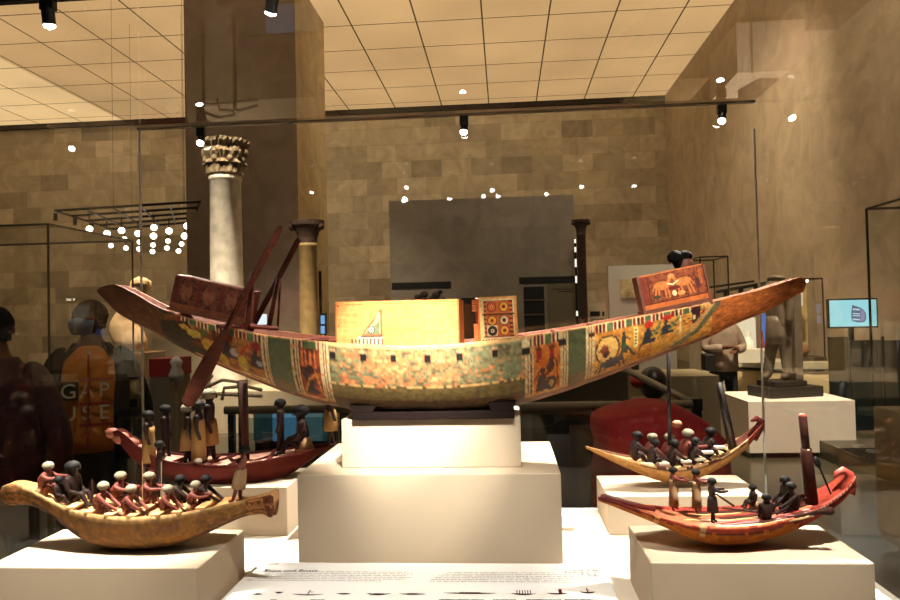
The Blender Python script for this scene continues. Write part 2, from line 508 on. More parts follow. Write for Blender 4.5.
# added spotlights under the ceiling, out of view, to brighten walls, exhibits and visitors
def added_washer(x, y, aim, watts, cone, label):
    t = thing('added_spotlight', label, 'spotlight', (x, y, CEIL_Z - 0.25))
    q = (Vector(aim) - Vector((x, y, CEIL_Z-.25))).to_track_quat('-Z', 'Y').to_matrix().to_4x4()
    b = MB(); b.lathe([(.001, .12), (.07, .12), (.09, .08), (.09, -.12), (.08, -.12), (.08, -.10), (.001, -.10)], n=24); b.v = [q @ v for v in b.v]; b.build('lamp_head', M_BLACK, t)
    b = MB(); b.tube([(0, 0, .25), (0, 0, .0)], .012, 8); b.build('stem', M_BLACK, t)
    c = MB(); c.lathe([(.001, -.102), (.078, -.104), (.001, -.112)], n=20); c.v = [q @ v for v in c.v]; c.build('lens', emission('washer_lens', (1, .9, .75), 12.0), t)
    ld = bpy.data.lights.new('wash_beam', 'SPOT'); ld.energy = watts; ld.spot_size = R(cone); ld.spot_blend = 1.0; ld.color = (1.0, .80, .56); ld.shadow_soft_size = .15
    lo = bpy.data.objects.new('wash_beam', ld); COL.objects.link(lo); lo.parent = t; lo.matrix_local = q @ Matrix.Translation((0, 0, -.14))
added_washer(-1.5, 12.0, (-1.5, BACK_Y, 4.0), 1000, 95, 'added unseen ceiling spotlight washing the middle of the back wall')
added_washer(-9.0, 12.0, (-11, BACK_Y, 4.0), 850, 100, 'added unseen ceiling spotlight washing the left part of the back wall')
added_washer(1.5, 7.0, (RIGHT_X, 11.0, 3.5), 640, 110, 'added unseen ceiling spotlight washing the right wall')
added_washer(2.2, 11.5, (RIGHT_X, 15.5, 2.5), 1500, 80, 'added unseen ceiling spotlight aimed at the far end of the right wall')
added_washer(0.5, 6.0, (-.5, 13.0, 2.5), 500, 60, 'added unseen ceiling spotlight aimed at the dark stone partition')
added_washer(-5.0, 5.6, (-3.95, 10.0, 2.2), 5200, 30, 'added unseen ceiling spotlight aimed at the marble column from the left')
added_washer(-4.6, 6.0, (-4.55, 8.6, 1.4), 3600, 30, 'added unseen ceiling spotlight aimed at the cream stone bust')
added_washer(3.0, 5.0, (3.1, 7.6, 0.9), 6200, 30, 'added unseen ceiling spotlight aimed at the headless statue and its plinth')
added_washer(2.2, 6.0, (4.2, 11.6, 0.3), 4200, 26, 'added unseen ceiling spotlight aimed at the curved counter')
added_washer(-3.2, 7.5, (-3.3, 11.5, 0.5), 3000, 50, 'added unseen ceiling spotlight aimed at the column platform')
added_washer(-0.9, 0.8, (-2.1, 3.6, 1.1), 420, 20, 'added unseen ceiling spotlight faintly lighting the visitors at the left')
added_washer(1.0, 1.6, (0.85, 3.6, 0.9), 420, 26, 'added unseen ceiling spotlight over the big red seat')
added_washer(-2.6, 3.4, (-2.9, 6.2, 1.0), 700, 30, 'added unseen ceiling spotlight over the red box and white figurine')
added_washer(0.9, 3.0, (1.5, 6.4, 0.6), 700, 34, 'added unseen ceiling spotlight over the beige block beside the backpack')
added_washer(2.0, 5.6, (2.7, 8.8, 1.1), 260, 14, 'added unseen ceiling spotlight faintly lighting the visitor in the grey coat')

# square pillar, left of the middle
PY0, PY1 = 14.0, 16.35
px0 = at(187, 250, PY0).x; px1 = at(299, 250, PY0).x
b = MB(); b.box(px0, px1, PY0, PY1, 0, CEIL_Z - 0.001)
o = b.build('pillar', M_PIL); o.data.materials.append(M_PILR)
for f in o.data.polygons:
    if f.normal.x > 0.5: f.material_index = 1
tag(o, 'broad square grey stone pillar rising to the ceiling behind the carved columns', 'pillar')

# dark stone partition with low niches and posters
WY = 13.0
wl, wr = at(390, 260, WY).x, at(575, 260, WY).x
wt = at(480, 198, WY).z
t = thing('partition_wall', 'dark stone partition with niches and a text panel behind the painted boat', 'wall', ((wl+wr)/2, WY, 0))
b = MB(); b.box((wl-wr)/2, (wr-wl)/2, 0, 0.5, 0, wt); b.build('stone_slabs', M_PART, t)
def on_part(name, x0, x1, y0, y1, mat, th=0.02, out=0.0):
    a = at(x0, y0, WY); c = at(x1, y1, WY); b = MB()
    b.box(a.x - (wl+wr)/2, c.x - (wl+wr)/2, -th - out, 0.001 - out, c.z, a.z)
    return b.build(name, mat, t)
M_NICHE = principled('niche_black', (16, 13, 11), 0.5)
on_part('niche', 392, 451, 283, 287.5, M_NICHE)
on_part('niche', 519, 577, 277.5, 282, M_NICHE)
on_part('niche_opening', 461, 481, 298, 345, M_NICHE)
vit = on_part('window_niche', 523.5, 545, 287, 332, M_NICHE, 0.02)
for y in (299.5, 314):
    b = MB(); a = at(524, y, WY); c = at(545, y + 1.2, WY); b.box(a.x-(wl+wr)/2, c.x-(wl+wr)/2, -0.05, -0.02, c.z, a.z); b.build('shelf', principled('shelf_grey', (95, 85, 68), .5), vit)
pn = on_part('text_panel', 547, 576, 284, 334, principled('panel_olive', (112, 104, 80), .6), 0.03)
b = MB()
for y, x0, x1 in ((289.2, 552, 573), (291.6, 558.5, 573)):
    x = x0
    while x < x1:
        wd = random.uniform(.7, 2.6); a = at(x, y - .5, WY); c = at(min(x + wd, x1), y + .5, WY)
        b.box(a.x-(wl+wr)/2, c.x-(wl+wr)/2, -0.034, -0.031, c.z, a.z); x += wd + .5
b.build('heading_text', M_NICHE, pn)
# dark relief on the niche shelf
b = MB()
for (x, y, r) in ((418, 297, 3), (424, 294.5, 3.5), (436, 295, 3.5), (440, 292, 2.2), (432, 298, 2.5)):
    p = at(x, y, WY - 0.12); b.ell((p.x-(wl+wr)/2, -0.12, p.z), (r/45, 0.05, r/55))
a = at(412, 299, WY); c = at(446, 301.5, WY); b.box(a.x-(wl+wr)/2, c.x-(wl+wr)/2, -0.17, -0.001, c.z, a.z)
b.build('niche_carving', principled('carving_dark', (45, 34, 28), .6), t, smooth=False)

# ------------------------------------------------------------------ the display case
M_GLASS = glass_mat('case_glass'); M_TOPG = glass_mat('case_top_glass', (.86, .80, .74))
M_WHITE = principled('white_painted_board', (232, 222, 206), 0.6, 0, noise=0.04, nscale=3, bump=0.05, bscale=12)
t = thing('display_case', 'large glass display case on a white base holding all the boats', 'display case', ((CASE_X0+CASE_X1)/2, (CASE_Y0+CASE_Y1)/2, 0))
CX, CY = (CASE_X0+CASE_X1)/2, (CASE_Y0+CASE_Y1)/2
hx, hy = (CASE_X1-CASE_X0)/2, (CASE_Y1-CASE_Y0)/2
b = MB(); b.box(-hx-.036, hx+.036, -hy-.036, hy+.036, 0, FLOOR_Z - 0.012); b.build('case_base', M_WHITE, t)
b = MB(); b.box(-hx, hx, -hy, hy, FLOOR_Z-0.012, FLOOR_Z); b.build('case_floor', M_WHITE, t)
b = MB()
b.tube([(-hx-.006, -hy-.006, FLOOR_Z-.006), (hx+.006, -hy-.006, FLOOR_Z-.006), (hx+.006, hy+.006, FLOOR_Z-.006), (-hx-.006, hy+.006, FLOOR_Z-.006)], .004, 6)
b.build('seal_strip', M_BLACK, t)
def pane(name, vs):
    b = MB(); b.add(vs, [[0, 1, 2, 3]]); return b.build(name, M_GLASS, t)
z0, z1 = FLOOR_Z, TOP_Z
pane('back_pane', [(-hx, hy, z0), (hx, hy, z0), (hx, hy, z1), (-hx, hy, z1)])
pane('left_pane', [(-hx, -hy, z0), (-hx, hy, z0), (-hx, hy, z1), (-hx, -hy, z1)])
pane('right_pane', [(hx, -hy, z0), (hx, hy, z0), (hx, hy, z1), (hx, -hy, z1)])
pane('front_pane', [(-hx, -hy, z0), (hx, -hy, z0), (hx, -hy, z1), (-hx, -hy, z1)])
pane('top_pane', [(-hx, -hy, z1), (hx, -hy, z1), (hx, hy, z1), (-hx, hy, z1)]).data.materials[0] = M_TOPG
b = MB(); b.box(-hx, hx, hy-.026, hy-.006, z1-.008, z1-.001); b.build('back_rail', M_RAIL, t)
M_EDGE = principled('glass_edge_glint', (236, 236, 226), 0.6, 0.0)  # light caught by the glass edge is put into this white colour
for sx in (-1, 1):
    b = MB(); b.box(sx*hx-.0025, sx*hx+.0025, hy-.007, hy+.0025, z0, z1 - (.0 if sx < 0 else .1)); b.build('glass_edge_glint', M_EDGE, t)
b = MB(); b.box(-hx, hx, TRACK_Y-CY-.009, TRACK_Y-CY+.009, z1-.014, z1-.001); b.build('lamp_track', M_BLACK, t)
b = MB(); b.box(-hx, hx, T2_Y-CY-.009, T2_Y-CY+.009, z1-.014, z1-.001); b.build('lamp_track', M_BLACK, t)
b = MB(); b.box(-hx, hx, FT_Y-CY-.009, FT_Y-CY+.009, z1-.014, z1-.001); b.build('lamp_track', M_BLACK, t)

# ------------------------------------------------------------------ white plinths inside the case
M_PL = principled('plinth_paint', (202, 184, 160), 0.62, 0, noise=0.05, nscale=5, bump=0.06, bscale=9)
def plinth(name, label, pxl, pxr, pyt, Yf, Yb, ztop, zbot=FLOOR_Z, bev=0.003):
    xl = at(pxl, pyt, Yf).x; xr = at(pxr, pyt, Yf).x
    b = MB(); b.box(-(xr-xl)/2, (xr-xl)/2, -(Yb-Yf)/2, (Yb-Yf)/2, 0, ztop-zbot, None, bev)
    o = b.build(name, M_PL, None, ((xl+xr)/2, (Yf+Yb)/2, zbot))
    tag(o, label, 'plinth'); return o
ZB = at(430, 474, 2.0).z
plinth('plinth', 'big white box plinth in the middle, under the smaller white block', 297, 561, 474, 2.0, 2.50, ZB)
ZK = at(430, 418.5, 2.08).z
plinth('riser_block', 'smaller white block on the big middle plinth, carrying the large painted boat', 341, 520.5, 418, 2.08, 2.34, ZK, ZB)
ZLF = at(197, 568, 1.62).z
plinth('plinth', 'low white plinth at the front left under the rowing boat with many oarsmen', -15, 197.5, 568, 1.62, 1.92, ZLF)
ZLB = at(287, 487, 2.27).z
plinth('plinth', 'low white plinth at the back left, mostly hidden behind the rowing boat', 160, 287, 487, 2.27, 2.56, ZLB)
ZRF = at(760, 563, 1.61).z
plinth('plinth', 'low white plinth at the front right under the ochre boat with a curled stern', 650.5, 875, 563, 1.61, 1.89, ZRF)
ZRB = at(680, 496, 2.28).z
plinth('plinth', 'low white plinth at the back right in front of the red cushion', 608, 766, 496, 2.28, 2.57, ZRB)

# ------------------------------------------------------------------ printed information panel on the case floor
IY1, IY0 = 1.99, 1.52
ixl, ixr = at(259, 567, IY1).x, at(604, 563, IY1).x
icx, icy = (ixl+ixr)/2, (IY0+IY1)/2
t = thing('information_panel', 'white printed information panel with boat drawings lying at the front', 'sign', (icx, icy, FLOOR_Z))
b = MB(); b.box(ixl-icx, ixr-icx, IY0-icy, IY1-icy, 0.0, 0.012, None, 0.002); b.build('board', principled('panel_white', (254, 253, 252), .5), t)
M_INK = principled('ink', (10, 8, 9), .8, spec=.1); M_INKR = principled('ink_wine', (100, 14, 30), .8, spec=.1); M_INKG = principled('ink_grey', (90, 86, 88), .8)
pz = 0.0128
def pxy(px, py):
    p = atz(px, py, FLOOR_Z + 0.013); return (p.x - icx, p.y - icy)
def flat_quad(mb, cx, cy, w, h): mb.add([(cx-w/2, cy-h/2, pz), (cx+w/2, cy-h/2, pz), (cx+w/2, cy+h/2, pz), (cx-w/2, cy+h/2, pz)], [[0, 1, 2, 3]])
me = text_mesh('Ships and Boats', 0.024, 0.0001)
x, y = pxy(263, 571.6)
o = link('heading', me, t, (x, y, pz + .0006)); o.data.materials.clear(); o.data.materials.append(M_INK)
rr = random.Random(3)
b = MB()
ytop = pxy(430, 571)[1]
for k in range(6):      # left column of small print, and the right column
    yy = ytop - 0.009 - k * 0.0128
    for (xa, xb) in ((ixl - icx + 0.018 - 0, -0.05 + (0.02 if k % 2 else 0) - (0.08 if k == 5 else 0)), (0.06 - 0.01*k if k < 4 else .02, ixr - icx - 0.03 - (0.11 if k == 0 else 0))):
        x = xa
        while x < xb - 0.004:
            wd = rr.uniform(0.006, 0.028); wd = min(wd, xb - x)
            q = x
            while q < x + wd:     # letters of the word
                lw = rr.uniform(0.0012, 0.0022); flat_quad(b, q + lw/2, yy + rr.uniform(-.0006, .0006), lw, rr.uniform(0.0022, 0.0042)); q += lw + 0.0011
            x += wd + 0.0045
o = b.build('small_print', M_INKG if False else principled('ink_mid', (44, 40, 42), .8, spec=.1), t)
b = MB()
xr_ = ixr - icx - 0.026
for k, ln in enumerate((0.062, 0.088, 0.045, 0.028)):   # joined-up lettering set from the right
    yy = ytop + 0.008 - k * 0.0115
    pts = [];
    x = xr_ - ln
    while x < xr_:
        wd = rr.uniform(.008, .016); e = min(x + wd, xr_)
        flat_quad(b, (x+e)/2, yy, e - x, 0.0018)
        for q in range(3):
            xx = rr.uniform(x, e); flat_quad(b, xx, yy + 0.0022, 0.0013, rr.uniform(.003, .006))
            if rr.random() < .6: flat_quad(b, rr.uniform(x, e), yy - 0.0035, 0.0016, 0.0014)
        x = e + 0.002
b.build('arabic_heading', M_INK, t)
b = MB()
for (pa, pb) in (((259, 567.5), (274, 565.2)),):
    xa, ya = pxy(262, 569.5); flat_quad(b, xa + 0.012, IY1 - icy - 0.012, 0.04, 0.018)
b.build('corner_mark', principled('corner_grey', (196, 188, 180), .6), t); b = MB()
xa, ya = pxy(600, 571); flat_quad(b, ixr - icx - 0.02, IY1 - icy - 0.028, 0.036, 0.05)
b.build('corner_mark', principled('corner_grey', (196, 188, 180), .6), t)
def boat_drawing(px, py, wpx, bend, extra, mat=M_INK):
    b = MB(); cx, cy = pxy(px, py); w = wpx / 395.0
    n = 14; up, lo = [], []
    for i in range(n + 1):
        s = -1 + 2*i/n; th = 0.0055*(1 - s*s) + 0.0008
        yb = bend * s*s
        up.append((cx + s*w/2, cy + yb + th, pz)); lo.append((cx + s*w/2, cy + yb - th*.4, pz))
    for i in range(n): b.add([lo[i], lo[i+1], up[i+1], up[i]], [[0, 1, 2, 3]])
    o = b.build('boat_drawing', mat, t)
    if extra:
        c = MB(); extra(c, cx, cy, w); c.build('drawing_detail', M_INKR if mat is M_INK else mat, o)
    return o
def blob(c, cx, cy, w):
    flat_quad(c, cx, cy + .006, w*.4, .006)
def rowers_(c, cx, cy, w):
    for i in range(6): flat_quad(c, cx - w*.28 + i*w*.11, cy + .017, .0022, .022)
def sail_(c, cx, cy, w): flat_quad(c, cx + w*.18, cy + .019, w*.16, .026)
def mast_(c, cx, cy, w):
    flat_quad(c, cx, cy + .018, .003, .03); flat_quad(c, cx + w*.05, cy + .02, w*.2, .003)
boat_drawing(257, 594.5, 9, 0.004, blob, M_INKG); boat_drawing(278.5, 593, 9, .008, blob)
boat_drawing(307, 595, 32, 0.007, mast_, M_INKG); boat_drawing(343.5, 594, 15, .003, None)
boat_drawing(378, 594.6, 25, 0.010, blob); boat_drawing(412, 594.5, 26, .006, blob, M_INKG)
boat_drawing(470, 593.5, 52, 0.004, blob); boat_drawing(524, 594.5, 24, .007, rowers_)
boat_drawing(557, 594, 20, 0.006, sail_); boat_drawing(588, 593, 15, .01, mast_)
for px, wd in ((274, 7), (318, 14), (455, 30), (478, 12), (505, 22), (534, 14), (548, 26), (580, 28), (600, 6)):
    b = MB(); x, y = pxy(px, 599.6)
    for q in range(int(wd)): flat_quad(b, x + (q - wd/2)/395, y, .0020, rr.uniform(.003, .006))
    b.build('caption', M_INK, t)

# ------------------------------------------------------------------ boats: hull builder
class Boat:
    """axis from px x0 (depth Ya) to px x1 (depth Yb); rim / keel outlines given as picture points, turned into metres on the boat's own planes"""
    def __init__(s, x0, x1, Ya, Yb, rim, keel, beam):
        pa, pb = at(x0, 400, Ya), at(x1, 400, Yb)
        s.A = Vector((pa.x, pa.y, 0)); s.Bv = Vector((pb.x, pb.y, 0))
        s.ax = (s.Bv - s.A).normalized(); s.len = (s.Bv - s.A).length
        s.nrm = Vector((s.ax.y, -s.ax.x, 0))          # towards the viewer
        s.C = (s.A + s.Bv) / 2; s.rz = math.atan2(s.ax.y, s.ax.x)
        s.x0, s.x1 = x0, x1
        s.beam = beam
        s.S = []
        xs = sorted(set([p[0] for p in rim] + [p[0] for p in keel]))
        rimL, keelL = [], []
        for px, py in rim:
            hb = smooth_interp(beam, px)
            q = on_plane(px, py, s.C + s.nrm * hb, s.nrm); rimL.append(((q - s.C).dot(s.ax), q.z, px))
        for px, py in keel:
            hb = smooth_interp(beam, px) * 0.35
            q = on_plane(px, py, s.C + s.nrm * hb, s.nrm); keelL.append(((q - s.C).dot(s.ax), q.z, px))
        s.rim = [(a, z) for a, z, p in rimL]; s.keel = [(a, z) for a, z, p in keelL]
        s.px = [(a, p) for a, z, p in rimL]
        s.beamL = [(interp([(p, a) for a, p in s.px], p), h) for p, h in beam]
        s.zb = min(z for a, z in s.keel)
    def X(s, px): return interp([(p, a) for a, p in s.px], px)
    def zr(s, x): return smooth_interp(s.rim, x) - s.zb
    def zk(s, x): return smooth_interp(s.keel, x) - s.zb
    def hb(s, x): return max(0.002, smooth_interp(s.beamL, x))
    def loc(s): return (s.C.x, s.C.y, s.zb)
    def local(s, px, py, off=0.0):
        """picture point -> boat coordinates, on the lengthwise plane 'off' metres towards the viewer"""
        q = on_plane(px, py, s.C + s.nrm * off, s.nrm)
        return Vector(((q - s.C).dot(s.ax), -off, q.z - s.zb))

def make_hull(bt, n, ns, lip, drop, px0, px1, power=1.0, cv=None, mat=None, root=None, name='hull', inner=(120, 60, 40), closed_ends=True):
    xs = [lerp(bt.X(px0), bt.X(px1), i/(n-1)) for i in range(n)]
    vs, cols_u, cols_v = [], [], []
    m = 2*ns + 1 + 4
    pxm = [(a, p) for a, p in bt.px]
    for x in xs:
        zr, zk, h = bt.zr(x), bt.zk(x), bt.hb(x)
        dep = max(0.003, zr - zk); zk = zr - dep
        l = min(lip, h*0.4); dr = min(drop, dep*0.35)
        for j in range(2*ns + 1):
            a = (j/ns - 1) * PI/2                   # -90..90
            y = h*math.copysign(abs(math.sin(a))**power, math.sin(a)); v = math.cos(a)
            vs.append(Vector((x, y, zr - dep*v)))
            cols_u.append(interp(pxm, x)); cols_v.append(v)
        for (yy, zz) in ((h-l, zr), (h-l, zr-dr), (-(h-l), zr-dr), (-(h-l), zr)):
            vs.append(Vector((x, yy, zz))); cols_u.append(-1); cols_v.append(0)
    fs = []
    for i in range(n-1):
        for j in range(m):
            k = (j+1) % m
            fs.append([i*m+j, i*m+k, (i+1)*m+k, (i+1)*m+j])
    fs.append(list(range(m))[::-1]); fs.append([(n-1)*m+j for j in range(m)])
    mb = MB(); mb.add(vs, fs)
    paint = None
    if cv is not None:
        u = np.array(cols_u); v = np.array(cols_v)
        c = np.ones((len(u), 4)); c[:, :3] = cv.sample(np.clip(u, cv.x0, cv.x1), np.clip(v, cv.y0, cv.y1))
        ic = np.array(lin(inner)); c[u < 0, :3] = ic
        paint = c
    return mb.build(name, mat, root, smooth=True, paint=paint)

# ------------------------------------------------------------------ the large painted boat
MBY = 2.16
rim = [(97, 289.5), (104, 286), (116, 285), (135, 294), (152, 304), (170, 312), (200, 321), (240, 330), (270, 335.5), (300, 339), (335, 342.5), (370, 344.5), (410, 345.5), (450, 344), (490, 340.5), (530, 335), (570, 329), (610, 321.5), (650, 314), (690, 306.5), (712, 302), (724, 298.5), (745, 293.5), (770, 286.5), (800, 277.5), (806, 279)]
keel = [(97, 292.5), (104, 300), (115, 312), (130, 321), (150, 331), (175, 346), (215, 366), (255, 383), (290, 396.5), (330, 408), (370, 414), (420, 415.5), (470, 414), (515, 407.5), (560, 395), (600, 380.5), (650, 361.5), (690, 346), (712, 337), (733, 326), (767, 311.5), (800, 294), (806, 291.5)]
beam = [(97, .008), (104, .022), (120, .032), (150, .042), (175, .062), (220, .105), (280, .145), (340, .168), (420, .178), (500, .170), (560, .150), (620, .120), (680, .078), (712, .056), (740, .045), (780, .036), (806, .030)]
MB_ = Boat(97, 806, MBY, MBY, rim, keel, beam)

DK = (62, 30, 20); OR_ = (214, 138, 56); CR = (224, 200, 150); RD = (134, 34, 24); GN = (84, 98, 62); YE = (214, 160, 64); BR = (120, 62, 30)
cv = Canvas(97, 806, 0, 1, 1418, 220, (150, 84, 40))
n1 = vnoise(220, 1418, 14, 90, 1); n2 = vnoise(220, 1418, 40, 260, 2); n3 = vnoise(220, 1418, 6, 40, 5)
K = 1/62.0    # one picture pixel in girth units
def prect(x0, y0, x1, y1, c): cv.rect(x0, y0*K, x1, y1*K, c)
def pell(cx, cy, rx, ry, c): cv.ell(cx, cy*K, rx, ry*K, c)
def pline(pts, w, c):
    for (xa, ya), (xb, yb) in zip(pts[:-1], pts[1:]):
        dx, dy = xb-xa, yb-ya; L2 = dx*dx+dy*dy or 1e-9
        Yp = cv.Y / K
        tt = np.clip(((cv.X-xa)*dx + (Yp-ya)*dy)/L2, 0, 1)
        cv.put((cv.X-xa-tt*dx)**2 + (Yp-ya-tt*dy)**2 < (w/2)**2, c)
def ppoly(pts, c): cv.poly([(x, y*K) for x, y in pts], c)
# bare timber ends; dim lighting painted into the darker left one
cv.put(cv.X < 160, (90, 56, 34)); cv.put(cv.X > 712, (170, 92, 40))
# middle: flaking peach and grey-green paint over timber
mid = (cv.X >= 328) & (cv.X < 524)
cv.put(mid, (124, 118, 82))
big_n = vnoise(400, 1418, 90, 95, 12)
shift = (60 + 7*np.sin(cv.X*0.16 + 5*vnoise(220, 1418, 3, 60, 13)) + 2.5*np.sin(cv.X*.41)).astype(int)
rowi = np.clip(np.arange(220)[:, None]*1 + shift, 0, 399); colj = np.tile(np.arange(1418), (220, 1))
wav = 2.6*(big_n[rowi, colj] - .5) + .9*(n3 - .5) + .35*(n2 - .5)
peach = np.clip(1.25 - abs(cv.X - 405)/85.0, 0, 1)
def mixin(al, c): cv.a[:] = cv.a*(1-al[:, :, None]) + np.array(c)*al[:, :, None]
top_ok = np.clip((cv.Y - .03)/.05, 0, 1)*mid
mixin(.5*np.clip((vnoise(220, 1418, 5, 26, 61)-.45)*4, 0, 1)*mid, (112, 122, 92))
mixin(np.clip((wav - (.62 - .95*peach))/.55, 0, 1)*top_ok*.92, (204, 112, 66))
mixin(np.clip((wav - (1.0 - .45*peach))/.5, 0, 1)*top_ok*.8, (226, 160, 108))
mixin(np.clip((-.45 - wav)/.4, 0, 1)*mid*.7, (86, 64, 42))
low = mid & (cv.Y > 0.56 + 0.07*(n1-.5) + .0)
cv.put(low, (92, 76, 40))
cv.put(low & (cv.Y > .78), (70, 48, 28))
cv.put(mid & (cv.Y < 0.05), (214, 170, 110))
cv.put(mid & (abs(cv.Y - .56) < .02) & (n2 > .35), (205, 160, 100))
for x in (331.5, 362, 392.5, 426.5, 458.5, 494):
    y = 11 if x < 500 else 9
    prect(x-2.6, y-4.5, x+3.4, y+4, (26, 16, 12)); prect(x-2.6, y-5.4, x+3.4, y-4.2, (196, 150, 110))
# green bands
for (xa, xb) in ((267, 291), (567, 586)):
    cv.put((cv.X >= xa) & (cv.X < xb), (78, 80, 50)); cv.put((cv.X >= xa) & (cv.X < xb) & (cv.Y > .7), (100, 70, 36))
    cv.put((cv.X >= xa) & (cv.X < xb) & (n2 > .68), (66, 72, 46))
# framed panels
def frame(xa, xb, d=0):
    w = xb - xa
    cv.put((cv.X >= xa) & (cv.X < xb), CR)
    prect(xa + w*.30, 0, xa + w*.46, 99, (110, 40, 26)); prect(xa + w*.66, 0, xa + w*.78, 99, (70, 50, 40))
    cv.put((cv.X >= xa) & (cv.X < xb) & (n2 > .7), (180, 130, 80))
def block_border(xa, xb, ya=1, yb=10):
    x = xa; i = 0; cols = [RD, CR, DK, CR, RD, CR, GN, CR]
    prect(xa, ya-1, xb, yb+1, CR)
    while x < xb:
        c = cols[i % 8]; w = 2.6 if c is not GN else 6.5
        if c is CR: w = 1.2
        prect(x, ya, min(x+w, xb), yb, c); x += w; i += 1
def fig_walk(cx, cy, s, body, face=1):
    """striding lion-like figure"""
    f = face
    ppoly([(cx-14*s*f, cy-3*s), (cx-4*s*f, cy-8*s), (cx+6*s*f, cy-7*s), (cx+13*s*f, cy-11*s), (cx+14*s*f, cy+1*s), (cx+4*s*f, cy+4*s), (cx-6*s*f, cy+3*s), (cx-15*s*f, cy+4*s)], body)
    for lx, dx in ((-13, -5), (-8, -1), (8, 3), (13, 4)):
        pline([(cx+lx*s*f, cy), (cx+(lx+dx)*s*f, cy+13*s)], 2.4*s, body)
    pline([(cx-14*s*f, cy-2*s), (cx-20*s*f, cy+5*s), (cx-22*s*f, cy+12*s)], 1.5*s, body)
    pell(cx+14*s*f, cy-13*s, 4*s, 4.5*s, body)
def fig_kneel(cx, cy, s, body, disc=RD, face=1):
    f = face
    pell(cx+1*f*s, cy-19*s, 5*s, 4.8*s, disc)
    pell(cx, cy-12*s, 2.6*s, 3*s, body)
    ppoly([(cx-4*s, cy-9*s), (cx+4*s, cy-9*s), (cx+3*s, cy), (cx+9*f*s, cy+2*s), (cx+8*f*s, cy+6*s), (cx-7*s*f, cy+6*s)], body)
    pline([(cx+2*f*s, cy-7*s), (cx+10*f*s, cy-11*s)], 1.8*s, body); pline([(cx+2*f*s, cy-5*s), (cx+11*f*s, cy-5*s)], 1.5*s, body)
def fig_stand(cx, cy, s, body, robe):
    pell(cx, cy-16*s, 2.4*s, 3*s, body); prect(cx-2.6*s, cy-13*s, cx+2.6*s, cy-4*s, body)
    ppoly([(cx-3*s, cy-4*s), (cx+3*s, cy-4*s), (cx+5*s, cy+5*s), (cx-4*s, cy+5*s)], robe)
    pline([(cx-2*s, cy+5*s), (cx-3*s, cy+13*s)], 2*s, body); pline([(cx+2*s, cy+5*s), (cx+4*s, cy+13*s)], 2*s, body)
    pline([(cx+2*s, cy-11*s), (cx+8*s, cy-6*s)], 1.5*s, body)
# far left panels
cv.put((cv.X >= 160) & (cv.X < 267), (158, 104, 48)); cv.put((cv.X >= 160) & (cv.X < 185), (70, 60, 34))
cv.put((cv.X >= 160) & (cv.X < 267) & (n1 > .62), (120, 66, 34))
block_border(178, 262, 1, 9)
ppoly([(160, 20), (186, 6), (200, 30), (215, 60), (190, 60), (160, 50)], (52, 40, 26))
pell(184, 17, 5, 4, YE); pell(193, 22, 7, 6, (196, 166, 70)); pell(203, 16, 4, 7, (92, 84, 44)); pell(206, 32, 6, 9, YE); pell(196, 36, 5, 4, (100, 44, 26))
fig_stand(214, 27, 1.0, (84, 36, 26), YE)
pline([(207, 40), (214, 24), (220, 18)], 2.2, (170, 60, 36)); fig_kneel(226, 32, 1.0, (60, 40, 40), (150, 44, 30)); pell(232, 30, 4, 5, (176, 160, 150))
pline([(236, 44), (240, 26), (247, 16), (252, 22)], 2.6, (150, 46, 30)); pell(240, 40, 5, 9, (196, 164, 72)); pell(220, 44, 5, 8, (186, 150, 60))
fig_kneel(254, 34, 1.0, (44, 26, 30), (120, 34, 26)); pell(257, 33, 3, 3, (178, 170, 170)); pline([(234, 52), (262, 50)], 1.6, CR)
frame(261, 268)
# panel 2
frame(290, 298); cv.put((cv.X >= 298) & (cv.X < 319), (146, 66, 32)); cv.put((cv.X >= 298) & (cv.X < 319) & (n1 > .6), (90, 40, 26))
block_border(298, 319, 1, 7); prect(303, 1.5, 311, 7.5, GN)
for x in (300, 304, 308.5, 313): prect(x, 11, x+2, 24, (212, 120, 70))
fig_kneel(307, 44, .9, (40, 24, 20), (50, 26, 20)); pell(304, 33, 3.5, 4, (60, 40, 40)); pline([(299, 52), (306, 36), (314, 30), (318, 50)], 1.6, (196, 130, 60)); pline([(298, 58), (319, 60)], 2, CR)
frame(319, 328)
# panel 3 (right of the middle)
frame(524, 533); cv.put((cv.X >= 533) & (cv.X < 560), (204, 118, 48)); cv.put((cv.X >= 533) & (cv.X < 560) & (n1 > .62), (176, 90, 36))
block_border(533, 560, 2, 9)
for x in (536, 549): prect(x, 13, x+5, 23, RD); pell(x+2.5, 13, 3, 2, DK); pell(x+2.5, 24, 3.6, 1.6, DK)
pell(550, 30, 4.5, 5, DK); fig_kneel(542, 45, 1.0, (54, 34, 24), (182, 92, 40)); pline([(534, 40), (540, 32), (546, 44), (540, 56)], 1.6, DK)
pell(551, 46, 5.5, 7, (46, 36, 34)); pell(551, 46, 2.6, 3.6, (190, 140, 80)); pline([(534, 59), (545, 52), (559, 58)], 2, CR); pline([(556, 26), (558, 50)], 1.5, DK)
frame(560, 568)
prect(521.5, 3, 530, 9, CR); prect(521.5, 10, 529.5, 16, (26, 16, 12)); prect(558.5, 7, 565, 13.5, (34, 20, 14))
